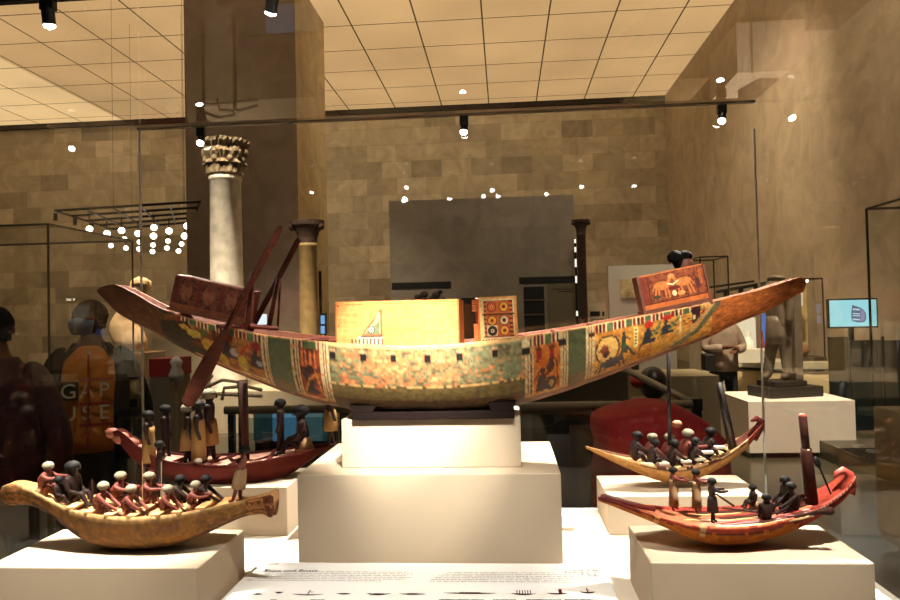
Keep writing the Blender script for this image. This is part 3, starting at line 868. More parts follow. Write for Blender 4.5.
# big right panel, 592-712
frame(586, 594); cv.put((cv.X >= 594) & (cv.X < 712), (208, 146, 62)); cv.put((cv.X >= 594) & (cv.X < 712) & (n1 > .66), (184, 116, 46))
prect(588, 8, 594, 13, DK)
block_border(595, 700, 2, 9.5)
pell(607.5, 29, 12.5, 15.5, (70, 34, 26)); pell(607.5, 29, 10.8, 13.6, (226, 176, 96)); pell(606, 33, 4, 4.5, (110, 44, 30)); pell(606, 35, 2, 3, (50, 34, 30))
ppoly([(598, 30), (604, 23), (609, 27), (604, 33)], (120, 60, 36))
fig_walk(613, 45, .8, (66, 56, 50), 1)
pell(612, 47, 8, 3.5, (50, 40, 38))
fig_stand(623.5, 29, .8, (54, 52, 40), (56, 76, 50)); pline([(627, 32), (632, 40), (635, 44)], 2.2, (54, 52, 40))
prect(633.6, 13, 637.4, 36, (236, 212, 130))
for y in (15, 19, 23, 27, 31): prect(634.2, y, 636.8, y+1.3, (90, 70, 40))
fig_kneel(648, 30, .92, (40, 40, 44), (176, 40, 26)); pline([(652, 28), (658, 20), (660, 14)], 2.4, (96, 110, 64)); pline([(640, 40), (643, 32)], 1.6, DK)
fig_kneel(666, 26, .9, (40, 40, 44), (176, 40, 26)); pline([(670, 25), (676, 16), (679, 12)], 2.6, (96, 110, 64)); pline([(658, 34), (662, 26)], 1.8, (96, 110, 64))
prect(679, 11, 681, 36, CR); pline([(683, 20), (692, 16)], 1.4, DK); pline([(683, 25), (692, 21)], 1.2, RD)
prect(692, 0, 700, 26, (64, 30, 24)); pell(696, 8, 5, 6, (40, 22, 20)); prect(693, 14, 695, 20, CR); pell(704, 15, 3, 5, RD); pell(701, 22, 2.5, 3, GN)
for x in (701.5, 705, 708.5): prect(x, 1.5, x+1.4, 8, CR)
ppoly([(716, 0), (722, 4), (700, 42), (655, 70), (645, 66), (690, 36)], (92, 88, 58))
ppoly([(712, 2), (715, 2), (697, 36), (655, 62), (650, 60), (690, 33)], (190, 140, 80))
# rim line and keel line all along the painted part
pa = (cv.X > 175) & (cv.X < 712)
cv.put(pa & (cv.Y < 0.02), (222, 160, 100))
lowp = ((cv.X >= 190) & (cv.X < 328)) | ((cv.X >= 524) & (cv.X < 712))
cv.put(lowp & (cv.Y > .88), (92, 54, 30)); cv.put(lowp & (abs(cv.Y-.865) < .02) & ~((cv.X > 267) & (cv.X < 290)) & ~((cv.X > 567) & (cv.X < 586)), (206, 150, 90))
# age
cv.a *= (0.82 + 0.30*n2)[:, :, None]; cv.a = np.clip(cv.a, 0, 255)
ends = (cv.X < 160) | (cv.X > 716)
cv.a[ends] *= (0.8 + 0.4*vnoise(220, 1418, 30, 120, 9))[:, :, None][ends]
cv.a = np.clip(cv.a, 0, 255)
M_PAINT = painted('painted_wood', 0.75, 0.35, 90)
M_PAINT2 = painted('painted_board', 0.65, 0.15, 160)
big = thing('model_boat', 'large painted ancient model boat on the middle plinth, by far the largest boat', 'boat', MB_.loc(), MB_.rz)
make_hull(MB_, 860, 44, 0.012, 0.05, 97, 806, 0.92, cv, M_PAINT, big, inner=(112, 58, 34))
M_REDWOOD = principled('red_brown_wood', (92, 34, 24), .75, 0, spec=.2, noise=0.35, nscale=14, bump=0.2, bscale=60, stretch=(1, 1, 6))
M_DKWOOD = principled('dark_boat_wood', (56, 26, 18), .75, 0, spec=.2, noise=0.3, nscale=14, bump=0.2, bscale=60)
# cross beams over the hold
for px in (300, 326, 470, 522, 560, 600):
    x = MB_.X(px); h = MB_.hb(x) - .004; b = MB(); b.box(x-.008, x+.008, -h, h, MB_.zr(x)-.012, MB_.zr(x)-.001, None, .001); b.build('cross_beam', M_REDWOOD, big)
# keel cradle
M_CRD = principled('cradle_black', (22, 13, 11), .85, spec=.1)
zblk = ZK - MB_.zb
xa, xb = MB_.X(346), MB_.X(513); y = .10
b = MB(); b.box(xa, xb, -y, y, zblk, zblk + .022, None, .002); b.build('cradle_beam', M_CRD, big)
for px in (356, 500):
    x = MB_.X(px); zk = MB_.zk(x); b = MB()
    b.add([(x-.03, -y, zblk+.0225), (x+.03, -y, zblk+.0225), (x+.03, y, zblk+.0225), (x-.03, y, zblk+.0225), (x-.04, -y, zk+.028), (x+.04, -y, zk+.028), (x+.04, y, zk+.028), (x-.04, y, zk+.028)],
                    [[0, 1, 2, 3], [4, 5, 6, 7], [0, 1, 5, 4], [1, 2, 6, 5], [2, 3, 7, 6], [3, 0, 4, 7]])
    b.build('cradle_support', M_CRD, big)

# plain wooden cabin amidships
cw = Canvas(335, 459.5, 302, 347, 374, 135, (238, 142, 80))
wn = vnoise(135, 374, 40, 5, 11); cw.a += ((wn-.5)*22)[:, :, None]*np.array([1, .9, .6])
cw.line([(335, 305), (459, 304)], .5, (180, 96, 44)); cw.rect(335, 302, 336.2, 347, (190, 92, 44)); cw.rect(458.4, 302, 459.5, 347, (196, 100, 50))
cw.ell(338, 306, 1, .8, (90, 40, 24)); cw.ell(338.2, 325, .8, .7, (110, 50, 30))
cw.poly([(380, 310), (382.5, 310), (382.5, 335), (361, 335), (366, 327), (373, 320)], (150, 96, 60))
cw.poly([(379, 312.5), (380.5, 312.5), (380.5, 333), (364, 333), (368, 327.5), (374, 322)], (214, 178, 120))
cw.poly([(374, 325), (380, 322), (380, 333), (364.5, 333), (368, 329)], (108, 118, 88)); cw.ell(371.3, 329, 3.6, 3.6, (70, 50, 40)); cw.ell(371.3, 329, 2.6, 2.7, (232, 216, 190)); cw.ell(371.3, 329, 1, 1, (150, 60, 50))
cw.rect(380.6, 310, 382.3, 335, (130, 84, 50))
cw.poly([(358, 335), (383, 335), (383, 347), (349, 347)], (222, 196, 150)); cw.rect(361, 334.8, 383, 336, (90, 66, 50))
for i in range(9): cw.rect(351+i*3.8, 337.5, 352.4+i*3.8, 344, (60, 44, 34))
for i in range(4): cw.line([(356+i*1.8, 338), (350+i*1.6, 346)], .7, (150, 70, 40))
def kiosk(cv_front, name, px0, py0, px1, py1, off, depth, tilt, base_label=None, th=.008, ends=None, mat=None, parent=big):
    """open box: decorated front and ends"""
    p0 = MB_.local(px0, py0, off); p1 = MB_.local(px1, py1, off)
    return p0, p1
p0 = MB_.local(335, 302, .115); p1 = MB_.local(459.5, 347, .115)
w, h = p1.x-p0.x, p0.z-p1.z
cab = bpy.data.objects.new('cabin', None); COL.objects.link(cab); cab.parent = big; cab.location = (p0.x, -0.115, p1.z); cab['label'] = 'plain orange wood cabin with a painted corner fragment'
paint_plate('front_board', cw, w, h, .012, Matrix.Identity(4), M_PAINT2, cab)
M_CAB = principled('cabin_wood', (222, 134, 60), .6, 0, noise=.15, nscale=20, stretch=(1, 1, 8))
for nm, bx in (('end_board', (0, .012, .0125, .23)), ('end_board', (w-.012, w, .0125, .23)), ('back_board', (0, w, .23, .242))):
    b = MB(); b.box(*bx, 0, h); b.build(nm, M_CAB, cab)
b = MB(); b.box(.012, w-.012, .0125, .23, .012, .02); b.build('cabin_floor', M_CAB, cab)

# small painted chest right of it
pc = Canvas(0, 40, 0, 42, 200, 210, (222, 158, 84))
pc.rect(3, 2, 37, 38, CR); pc.rect(4.5, 3.5, 35.5, 36.5, (70, 60, 50)); pc.rect(5, 4, 35, 36, (200, 110, 52))
pc.rect(3, 15.5, 37, 17, (90, 50, 34))
for (x, y, c1, c2) in ((13, 9.5, (196, 90, 50), (228, 160, 90)), (26, 9.5, (236, 170, 66), (150, 60, 36)), (13, 22, (236, 170, 66), (200, 90, 40)), (26, 22, CR, (130, 44, 40)), (13, 31.5, (60, 56, 50), CR), (26, 31.5, (236, 170, 66), (180, 80, 40))):
    pc.rect(x-5.6, y-5, x+5.6, y+5, CR if c1[0] < 100 else (190, 96, 50)); pc.ell(x, y, 5, 4.6, (80, 50, 40)); pc.ell(x, y, 4.3, 4, c1); pc.ell(x, y, 2, 1.8, c2); pc.ell(x, y, .8, .8, DK)
for y in range(4, 36, 4): pc.rect(30.5+1, y, 35, y+1.6, RD if y % 8 else (60, 60, 46)); pc.rect(5, y, 7, y+1.4, (60, 60, 50))
pc.rect(0, 38, 40, 42, (238, 206, 150)); pc.rect(3, 36.5, 37, 37.5, (150, 70, 40)); pc.rect(0, 0, 3, 42, (238, 196, 120)); 
for i in range(12): pc.rect(2+i*3.1, 39.2, 3.4+i*3.1, 40.6, (120, 60, 40))
p0 = MB_.local(480, 297.5, .08); p1 = MB_.local(518.5, 342, .08)
w, h = p1.x-p0.x, p0.z-p1.z
ch = bpy.data.objects.new('painted_chest', None); COL.objects.link(ch); ch.parent = big; ch.location = (p0.x, -0.08, p1.z)
ch['label'] = 'small chest painted with rosettes and discs'
ch.rotation_euler = (0, R(-1.5), 0)
paint_plate('front_board', pc, w, h, .008, Matrix.Identity(4), M_PAINT2, ch)
M_CHS = principled('chest_side', (200, 110, 50), .6, 0, noise=.3, nscale=30)
b = MB(); b.add([(-.006, .01, 0), (.0, .01, 0), (.0, .01, h*.98), (-.006, .01, h*.98), (-.018, .14, 0), (-.012, .14, 0), (-.012, .14, h*1.02), (-.018, .14, h*1.02)],
              [[0, 1, 2, 3], [4, 5, 6, 7], [0, 1, 5, 4], [3, 2, 6, 7], [0, 4, 7, 3], [1, 2, 6, 5]]); b.build('side_board', M_CHS, ch)
b = MB(); b.box(w-.006, w, .0085, .14, 0, h); b.build('side_board', M_CHS, ch)
b = MB(); b.box(0, w-.007, .13, .138, 0, h*.96); b.build('back_board', M_CHS, ch)
b = MB()
for i in range(5): b.box(-.022-.0, -.008, .02, .10, h*(.70+i*.055), h*(.735+i*.055))
b.box(-.02, -.006, .02, .08, .0, h*.42)
b.build('carved_edge', M_CHS, ch)

# end kiosks, tilted with the deck
def end_kiosk(name, label, tl, tr, bl, br, off, dep, cvs, facing, mats):
    """tl.. are picture corners of the long side board"""
    q0 = MB_.local(*bl, off); q1 = MB_.local(*br, off); q2 = MB_.local(*tl, off)
    w = (q1-q0).length; h = (q2-q0).length
    e = bpy.data.objects.new(name, None); COL.objects.link(e); e.parent = big; e.location = q0; e['label'] = label
    e.rotation_euler = (0, -math.atan2(q1.z-q0.z, q1.x-q0.x), 0)
    paint_plate('side_board', cvs, w, h, .009, Matrix.Identity(4), M_PAINT2, e)
    b = MB(); b.box(0, w, dep-.009, dep, 0, h); b.build('side_board', mats, e)
    b = MB(); b.box(0, .009, .0095, dep-.0095, 0, h*1.0); b.build('end_board', mats, e)
    b = MB(); b.box(w-.009, w, .0095, dep-.0095, 0, h*.97); b.build('end_board', mats, e)
    b = MB(); b.box(-.004, w+.004, -.004, dep+.004, -.010, -.0005); b.build('base_board', mats, e)
    return e, w, h
kc = Canvas(0, 66, 0, 36, 330, 180, (134, 70, 40))
kn = vnoise(180, 330, 20, 30, 21)
kc.put(kn > .62, (112, 46, 28))
kc.rect(0, 0, 66, 1.6, (190, 110, 60)); kc.rect(0, 31, 66, 36, (196, 104, 52)); kc.rect(0, 30, 66, 31, (80, 34, 24)); kc.rect(8, 2, 9.2, 30, (90, 36, 24)); kc.rect(56, 2, 57.2, 30, (100, 40, 26))
kc.rect(0, 2, 7.5, 30, (118, 48, 30))
def goatish(cx, f):
    kc.ell(cx, 14, 8, 4.5, (196, 120, 62)); kc.line([(cx+7*f, 12), (cx+10*f, 6)], 3.2, (196, 120, 62)); kc.ell(cx+10.5*f, 6, 3, 2.2, (204, 134, 76))
    for lx in (-6, -3, 3, 6): kc.line([(cx+lx, 16), (cx+lx*1.25-1.5*f, 27)], 1.9, (190, 112, 58))
    kc.line([(cx-7*f, 12), (cx-10*f, 18)], 1.4, (190, 112, 58))
goatish(22, 1); goatish(44, -1)
kc.line([(28, 13), (33, 15), (39, 12)], 1.4, (236, 206, 160)); kc.ell(33, 24, 2.4, 3, (236, 200, 150)); kc.ell(40, 25, 4, 2.2, (214, 150, 84)); kc.rect(28, 17, 39, 20, (104, 34, 26)); kc.ell(15, 25, 4, 2, (70, 60, 40)); kc.rect(60, 5, 63, 20, (170, 90, 46)); kc.ell(58, 18, 2.4, 5, (80, 44, 50))
M_KB = principled('kiosk_wood', (104, 56, 34), .6, 0, noise=.3, nscale=20)
e, w, h = end_kiosk('kiosk', 'carved open box shrine at the bow end', (637, 277), (703, 266.5), (645, 311), (709.5, 297.5), .05, .095, kc, 1, M_KB)
for bx in ((-.006, .001, -.012, .012, -.03, h), (w-.001, w+.004, -.008, .012, -.02, h)):
    b = MB(); b.box(*bx); b.build('corner_post', M_KB, e)
kd = Canvas(0, 66, 0, 32, 330, 160, (88, 48, 32))
kd.put(vnoise(160, 330, 20, 30, 22) > .6, (62, 32, 22)); kd.rect(0, 0, 66, 1.4, (118, 66, 40)); kd.rect(0, 27, 66, 32, (112, 62, 38))
for x in (2, 22, 42, 60): kd.rect(x, 1.5, x+3, 27, (84, 32, 22))
for x in (12, 32, 52): kd.ell(x, 14, 5, 9, (110, 66, 44)); kd.ell(x, 8, 2.6, 3, (96, 44, 30)); kd.line([(x, 18), (x+5, 26)], 1.6, (96, 44, 30))
e, w, h = end_kiosk('kiosk', 'dark carved open box shrine at the stern end', (176, 274), (247, 288.5), (169, 306.5), (243, 323), .05, .10, kd, 1, M_KB)

# steering gear: two oars on forked posts
def oar(name, p_top, p_bot, r0, blade_from, bw, off, mat):
    a = MB_.local(*p_top, off); c = MB_.local(*p_bot, off)
    d = c - a; o = MB(); s = blade_from
    m_ = a + d*s
    o.tube([a, a + d*.03, m_], [r0*.8, r0, r0], 10); ob = o.build(name, mat, big, smooth=True)
    k = MB(); n = Vector((0, 1, 0)); sd = d.normalized().cross(n).normalized()
    prof = [(s-.02, r0*1.0, r0), (s+.04, bw*.62, .010), (s+.2*(1-s)+.04, bw*.9, .009), (s+.75*(1-s), bw, .008), (s+.95*(1-s), bw*.8, .007), (1.0, bw*.35, .005)]
    rs = []
    for tt, wd, th in prof:
        cc = a + d*tt; rs.append([cc + sd*math.cos(2*PI*j/16)*wd + n*math.sin(2*PI*j/16)*th for j in range(16)])
    k.rings(rs); k.build('blade', mat, ob, smooth=True)
    return ob
M_OAR = principled('oar_red_wood', (70, 34, 23), .85, 0, spec=.1, noise=.3, nscale=20, stretch=(1, 1, 5))
oar('steering_oar', (281, 226), (186, 406), .0095, .60, .025, .16, M_OAR)
oar('steering_oar', (299, 239), (243, 345), .0095, .97, .012, -.05, M_DKWOOD)
def post(pa, pb, off, r=.008):
    a = MB_.local(*pa, off); c = MB_.local(*pb, off); o = MB(); o.tube([a, lerp(a, c, .5), c], [r*1.1, r*.9, r], 8); return o.build('oar_post', M_OAR, big, smooth=True)
post((253, 272), (247, 330), .12); post((279, 278), (268, 330), .0); post((280.5, 282), (277.5, 330), -.03, .004)
a = MB_.local(242, 325.5, .13); c = MB_.local(277, 328.5, 0.0)
o = MB(); o.tube([a, c], [.007, .007], 8); o.build('cross_beam', M_REDWOOD, big)
a = MB_.local(224, 333, .16); o = MB(); o.tube([a + Vector((-.02, 0, .02)), a + Vector((.03, .10, .015))], [.006, .006], 8); o.build('lashing_peg', M_OAR, big)

# ------------------------------------------------------------------ figurines (carved wooden crews)
M_SKIN = principled('figurine_red_brown', (108, 44, 32), .6, 0, noise=.2, nscale=60)
M_SKIND = principled('figurine_dark', (36, 19, 16), .65, 0, spec=.25, noise=.2, nscale=60)
M_CAPG = principled('figurine_cap_pale', (128, 120, 98), .7)
M_CAPB = principled('figurine_hair_black', (18, 15, 14), .7, spec=.2)
M_LINEN = principled('figurine_linen', (184, 148, 110), .7, 0, noise=.15, nscale=60)
M_YROBE = principled('figurine_yellow_robe', (158, 120, 66), .7, 0, noise=.2, nscale=60)

def fig_proto(name, pose, arms, skin, cap, cloth=None, clothing='kilt'):
    """unit height 1 when standing; faces +x"""
    J, Bn = [], []
    def j(co, r): J.append((co, r)); return len(J)-1
    if pose == 'stand':
        zh = .50
        pelvis = j((0, 0, zh), (.085, .10)); waist = j((0, 0, .60), (.070, .085)); chest = j((0, 0, .74), (.085, .125)); neck = j((0, 0, .83), .044); head = j((.012, 0, .90), .080); crown = j((.008, 0, .945), .066)
        Bn += [(pelvis, waist), (waist, chest), (chest, neck), (neck, head), (head, crown)]
        for s in (-1, 1):
            hp = j((0, .05*s, .46), .058); kn = j((.02*s, .052*s, .25), .042); an = j((.05*s, .052*s, .04), .030); ft = j((.05*s+.075, .055*s, .02), .024)
            Bn += [(pelvis, hp), (hp, kn), (kn, an), (an, ft)]
        zs = .775; xo = 0
    else:
        lean = .10 if pose == 'row' else .0
        if pose == 'squat': lean = .03
        pelvis = j((0, 0, .10), (.11, .12)); waist = j((lean*.4, 0, .20), (.095, .11)); chest = j((lean, 0, .34), (.095, .13)); neck = j((lean*1.3, 0, .43), .046); head = j((lean*1.4+.012, 0, .50), .084); crown = j((lean*1.4+.008, 0, .545), .07)
        Bn += [(pelvis, waist), (waist, chest), (chest, neck), (neck, head), (head, crown)]
        for s in (-1, 1):
            hp = j((.06, .055*s, .08), .056); kn = j((.20, .075*s, .20), .042); an = j((.27, .07*s, .035), .030); ft = j((.34, .07*s, .02), .024)
            Bn += [(pelvis, hp), (hp, kn), (kn, an), (an, ft)]
        zs = .375; xo = lean
    for s in (-1, 1):
        sh = j((xo, .135*s, zs), .052)
        if arms == 'down': el = ((xo, .155*s, zs-.17)); hd = ((xo+.05, .15*s, zs-.32))
        elif arms == 'forward': el = ((xo+.13, .15*s, zs-.06)); hd = ((xo+.30, .11*s, zs-.05))
        elif arms == 'pull': el = ((xo+.15, .14*s, zs-.13)); hd = ((xo+.31, .10*s, zs-.24))
        elif arms == 'punt': el = ((xo+.12, .13*s, zs-.10 + (.06 if s > 0 else 0))); hd = ((xo+.24, .05*s, zs-.16 + (.16 if s > 0 else 0)))
        elif arms == 'lap': el = ((xo+.03, .15*s, zs-.15)); hd = ((xo+.16, .06*s, zs-.20))
        e_ = j(el, .036); h_ = j(hd, .028); t_ = j(tuple(Vector(hd) + (Vector(hd)-Vector(el)).normalized()*.035), .024)
        c_ = chest
        Bn += [(c_, sh), (sh, e_), (e_, h_), (h_, t_)]
    me = skin_mesh(name, J, Bn, 1, 0)
    root = bpy.data.objects.new(name, None); COL.objects.link(root)
    me.materials.clear(); me.materials.append(skin)
    # carved face: nose and brow joined to the head
    hx_, hz = J[head][0][0], J[head][0][2]
    body = link('body', me, root, None, True)
    f = MB(); f.ell((hx_+.080, 0, hz+.0), (.018, .015, .026), 8, 6); 
    f.build('nose', skin, body, smooth=True)
    c = MB(); c.ell((hx_-.014, 0, hz+.034), (.104, .102, .078), 14, 8); c.build('hair', cap, root, smooth=True)
    e = MB()
    for s in (-1, 1): e.ell((hx_+.070, .032*s, hz+.014), (.012, .014, .009), 8, 6)
    e.build('eyes', M_LINEN, body)
    if cloth:
        k = MB()
        if pose == 'stand':
            if clothing == 'kilt': zz = [(.60, .090, .105), (.50, .106, .122), (.40, .112, .128), (.26, .120, .130)]
            else: zz = [(.72, .098, .140), (.62, .094, .118), (.50, .104, .120), (.36, .108, .122), (.10, .116, .122)]
        else:
            zz = [(.40, .07, .11), (.34, .095, .125), (.20, .095, .11), (.10, .13, .13), (.01, .17, .14)] if clothing == 'robe' else [(.21, .08, .09), (.12, .105, .11), (.02, .13, .125)]
        rs = []
        for z, rx, ry in zz:
            dx = xo*min(1, z/.34) if pose != 'stand' else 0
            rs.append([Vector((dx + rx*math.cos(2*PI*q/18), ry*math.sin(2*PI*q/18), z)) for q in range(18)])
        k.rings(rs); k.build('robe' if clothing == 'robe' else 'kilt', cloth, root, smooth=True)
    return root

PROTO = {}
def figurine(name, key, bt, px, py_foot, py_head, off, rz, label, group=None, extra=1.0):
    """stand a copy of a carved figure on boat bt so feet / head meet the picture heights"""
    spec = FIGS[key]
    a = bt.local(px, py_foot, off); hh = bt.local(px, py_head, off).z - a.z
    unit = 1.0 if spec[0] == 'stand' else .61; extra = 1.0 if spec[0] == 'stand' else 1.08
    s = hh/unit*extra
    pos = bt.C + bt.ax*a.x - bt.nrm*a.y*(-1) * -1 if False else bt.C + bt.ax*a.x + bt.nrm*off
    loc = (pos.x, pos.y, bt.zb + a.z)
    if key not in PROTO:
        r = fig_proto(name, *spec); PROTO[key] = r; first = True
        r.location = loc; r.rotation_euler = (0, 0, bt.rz + rz); r.scale = (s,)*3
        r['label'] = label; r['category'] = 'figurine'
        if group: r['group'] = group
        return r
    r = copy_tree(PROTO[key], loc, bt.rz + rz, label, group, s)
    r['category'] = 'figurine'
    if not group and 'group' in r: del r['group']
    return r
FIGS = {
    'rower': ('row', 'pull', M_SKIN, M_CAPG, M_LINEN),
    'rower_fwd': ('row', 'forward', M_SKIN, M_CAPG, M_LINEN),
    'dark_sit': ('squat', 'lap', M_SKIND, M_CAPB, None),
    'dark_row': ('row', 'pull', M_SKIND, M_CAPB, None),
    'sit_dark_linen': ('squat', 'lap', M_SKIND, M_CAPB, M_LINEN),
    'stand_linen': ('stand', 'down', M_SKIND, M_CAPG, M_YROBE, 'kilt'),
    'stand_robe': ('stand', 'down', M_SKIND, M_CAPB, M_YROBE, 'robe'),
    'stand_bare': ('stand', 'down', M_SKIND, M_CAPB, None),
    'stand_punt': ('stand', 'punt', M_SKIN, M_CAPB, M_LINEN, 'kilt'),
    'stand_fwd': ('stand', 'forward', M_SKIN, M_CAPB, M_LINEN, 'robe'),
    'stand_fwd_bare': ('stand', 'forward', M_SKIND, M_CAPB, M_SKIND, 'kilt'),
}

# ------------------------------------------------------------------ small boats
def small_boat(name, label, bt, mat, matdeck, px0, px1, n=120, drop=.02, power=.9, lip=.006, planks=True, cv=None, inner=None):
    root = thing('model_boat', label, 'boat', bt.loc(), bt.rz, None)
    if cv is not None: make_hull(bt, 300, 16, lip, drop, px0, px1, power, cv, mat, root, inner=inner or (150, 80, 40))
    else: make_hull(bt, n, 14, lip, drop, px0, px1, power, None, mat, root)
    if planks:
        xa, xb = bt.X(px0 + (px1-px0)*.14), bt.X(px0 + (px1-px0)*.86)
        rs = []; N_ = 40
        b = MB(); vs = []; fs = []
        for i in range(N_+1):
            x = lerp(xa, xb, i/N_); h = max(.004, bt.hb(x) - lip - .001); z = bt.zr(x) - drop*.55
            z = max(z, bt.zk(x) + .01)
            vs += [(x, -h, z), (x, h, z), (x, h, z-.004), (x, -h, z-.004)]
        for i in range(N_):
            for q in range(4):
                k = (q+1) % 4; fs.append([i*4+q, i*4+k, i*4+4+k, i*4+4+q])
        fs.append([0, 1, 2, 3]); fs.append([N_*4+q for q in range(4)][::-1])
        b.add(vs, fs); b.build('deck', matdeck, root)
    return root

# front left: papyrus-coloured hull with oarsmen
LF = Boat(0, 273, 1.76, 1.79,
    [(0, 492), (3, 486), (12, 484), (25, 488), (40, 495), (55, 503), (75, 510.5), (100, 515.5), (130, 517.5), (160, 516), (190, 511.5), (215, 506.5), (235, 502), (248, 500), (262, 497), (270, 495), (273, 497)],
    [(0, 497), (3, 503), (12, 506), (28, 506), (45, 513), (60, 524), (75, 537), (95, 547), (120, 551.5), (150, 551), (180, 545), (205, 535), (228, 524), (245, 517), (262, 515), (270, 518.5), (273, 516)],
    [(0, .012), (8, .022), (20, .024), (45, .040), (75, .066), (120, .085), (160, .084), (200, .062), (230, .034), (247, .020), (262, .024), (270, .032), (273, .028)])
cl = Canvas(0, 273, 0, 1, 546, 80, (150, 104, 54))
ln = vnoise(80, 546, 8, 30, 31); l2 = vnoise(80, 546, 30, 90, 32)
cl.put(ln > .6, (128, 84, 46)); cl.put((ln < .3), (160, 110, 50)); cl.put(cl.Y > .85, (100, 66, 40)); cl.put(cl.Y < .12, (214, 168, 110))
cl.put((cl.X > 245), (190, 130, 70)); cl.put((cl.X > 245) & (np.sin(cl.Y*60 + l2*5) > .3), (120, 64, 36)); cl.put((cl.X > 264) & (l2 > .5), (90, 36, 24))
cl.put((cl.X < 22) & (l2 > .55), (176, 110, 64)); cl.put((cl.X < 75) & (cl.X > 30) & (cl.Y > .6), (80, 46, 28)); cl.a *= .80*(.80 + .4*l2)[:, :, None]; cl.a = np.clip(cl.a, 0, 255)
M_DECKL = principled('deck_pale_wood', (208, 160, 104), .6, 0, noise=.3, nscale=30)
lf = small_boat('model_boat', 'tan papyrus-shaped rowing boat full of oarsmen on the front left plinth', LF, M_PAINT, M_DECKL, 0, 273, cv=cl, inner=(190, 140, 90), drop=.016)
for px in (70, 88, 108, 131, 155, 176, 200):
    x = LF.X(px); h = LF.hb(x); b = MB(); b.box(x-.012, x+.012, -h, h, LF.zr(x)-.002, LF.zr(x)+.005, None, .001); b.build('thwart', M_DECKL, lf)
rw = 'front row of oarsmen'
def F(key, bt, px, yf, yh, off, rz, label, name='rower_figure', **k): return figurine(name, key, bt, px, yf, yh, off, rz, label, None, **k)
yrim = lambda bt, px: None
F('rower', LF, 96, 516, 484, .04, 0, 'oarsman nearest the stern in the near row of the front left boat')
F('rower', LF, 124, 518, 487, .045, 0, 'oarsman in the middle of the near row of the front left boat')
F('rower', LF, 161, 517, 487, .045, 0, 'pale-capped oarsman at the forward end of the near row, front left boat')
F('rower_fwd', LF, 113, 507, 474, -.035, 0, 'pale-capped oarsman of the far row nearest the stern, front left boat')
F('rower_fwd', LF, 142, 506, 474, -.035, 0, 'white-capped oarsman in the middle of the far row, front left boat')
F('dark_row', LF, 173, 508, 477, -.03, .1, 'black-haired oarsman at the forward end of the far row, front left boat')
F('rower_fwd', LF, 189, 512, 483, .02, 0, 'pale-capped oarsman leaning far forward near the bow of the front left boat')
F('dark_row', LF, 199, 507, 477, -.02, 0, 'dark oarsman nearest the standing bowman of the front left boat')
F('rower_fwd', LF, 41, 495, 464, .0, 0, 'crouching figure on the stern of the front left boat with arms held forward', name='helmsman_figure')
F('dark_sit', LF, 70, 506, 464, .0, 0, 'tall black seated figure near the stern of the front left boat', name='seated_figure')
F('dark_sit', LF, 57, 503, 478, .02, 0, 'small dark seated figure just in front of the helmsman of the front left boat', name='seated_figure')
F('stand_punt', LF, 236, 503, 445, .0, PI, 'slim standing bowman on the front left boat, leaning towards the crew', name='bowman_figure').rotation_euler = (0, R(-10), LF.rz + PI)
# oars of that boat
for i, (xa, ya, xb, yb, off) in enumerate(((104, 508, 122, 516, .06), (140, 508, 152, 520, .07), (176, 503, 188, 514, .06), (92, 480, 94, 512, .03))):
    a = LF.local(xa, ya, off); c = LF.local(xb, yb, off); b = MB(); b.tube([a, c], [.0022, .003], 6); b.build('oar', M_DKWOOD, lf)
# white stick masts
for x in (142.5, 161.5):
    a = LF.local(x, 462, -.01); c = LF.local(x, 510, -.01); b = MB(); b.tube([a, c], [.0012, .0012], 6); b.build('stick', M_LINEN, lf)

# back left: dark red hull with standing crew
LB = Boat(112, 336, 2.32, 2.47,
    [(112, 432), (118, 430), (128, 438), (140, 448), (155, 457), (175, 462.5), (200, 465), (230, 465), (260, 461), (290, 454.5), (315, 448.5), (330, 445), (336, 443.5)],
    [(112, 437), (118, 443), (130, 457), (145, 469), (165, 479), (190, 487), (215, 491.5), (245, 492), (270, 485), (295, 472), (318, 456), (330, 449), (336, 445.5)],
    [(112, .014), (120, .020), (140, .040), (170, .075), (210, .105), (250, .108), (290, .075), (320, .035), (336, .008)])
M_REDHULL = principled('dark_red_hull', (74, 21, 15), .8, 0, spec=.15, noise=.25, nscale=18, bump=.15, bscale=60)
M_DECKS = principled('deck_striped_pink', (222, 160, 140), .6, 0, noise=.5, nscale=28, stretch=(1, 6, 1))
lb = small_boat('model_boat', 'dark red boat with a standing crew at the back left, behind the oarsmen', LB, M_REDHULL, M_DECKS, 112, 336, drop=.014)
for px in (178, 208, 238, 268):
    x = LB.X(px); h = LB.hb(x); b = MB(); b.box(x-.006, x+.006, -h+.004, h-.004, LB.zr(x)-.006, LB.zr(x)+.001, None, .001); b.build('thwart', M_REDHULL, lb)
b = MB()
for (x, y, r) in ((112, 433, .020), (121, 438, .024), (131, 444, .024), (140, 450, .022)):
    b.ell(LB.local(x, y, .0), (r*1.2, r*.8, r*.9), 12, 8)
b.build('stern_ornament', principled('stern_pinkish', (168, 98, 76), .6, 0, noise=.4, nscale=40), lb, smooth=True)
F('stand_robe', LB, 149, 468, 411, .03, 0, 'yellow-robed figure at the stern of the back left boat', name='standing_figure')
F('stand_bare', LB, 166, 462, 405, -.02, 0, 'thin dark bare figure second from the stern of the back left boat, arm held out', name='standing_figure')
F('stand_linen', LB, 188, 466, 404, .02, .3, 'figure in a short yellow kilt left of the two pale-capped men, back left boat', name='standing_figure')
F('stand_robe', LB, 199, 467, 401, .04, 0, 'dark-headed standing figure in a long robe between the kilted men of the back left boat', name='standing_figure')
F('stand_linen', LB, 210, 464, 389, -.01, 0, 'tallest standing figure with white cap and yellow kilt on the back left boat', name='standing_figure')
F('stand_bare', LB, 281, 456, 399, .0, PI, 'dark bare standing figure near the bow of the back left boat', name='standing_figure')
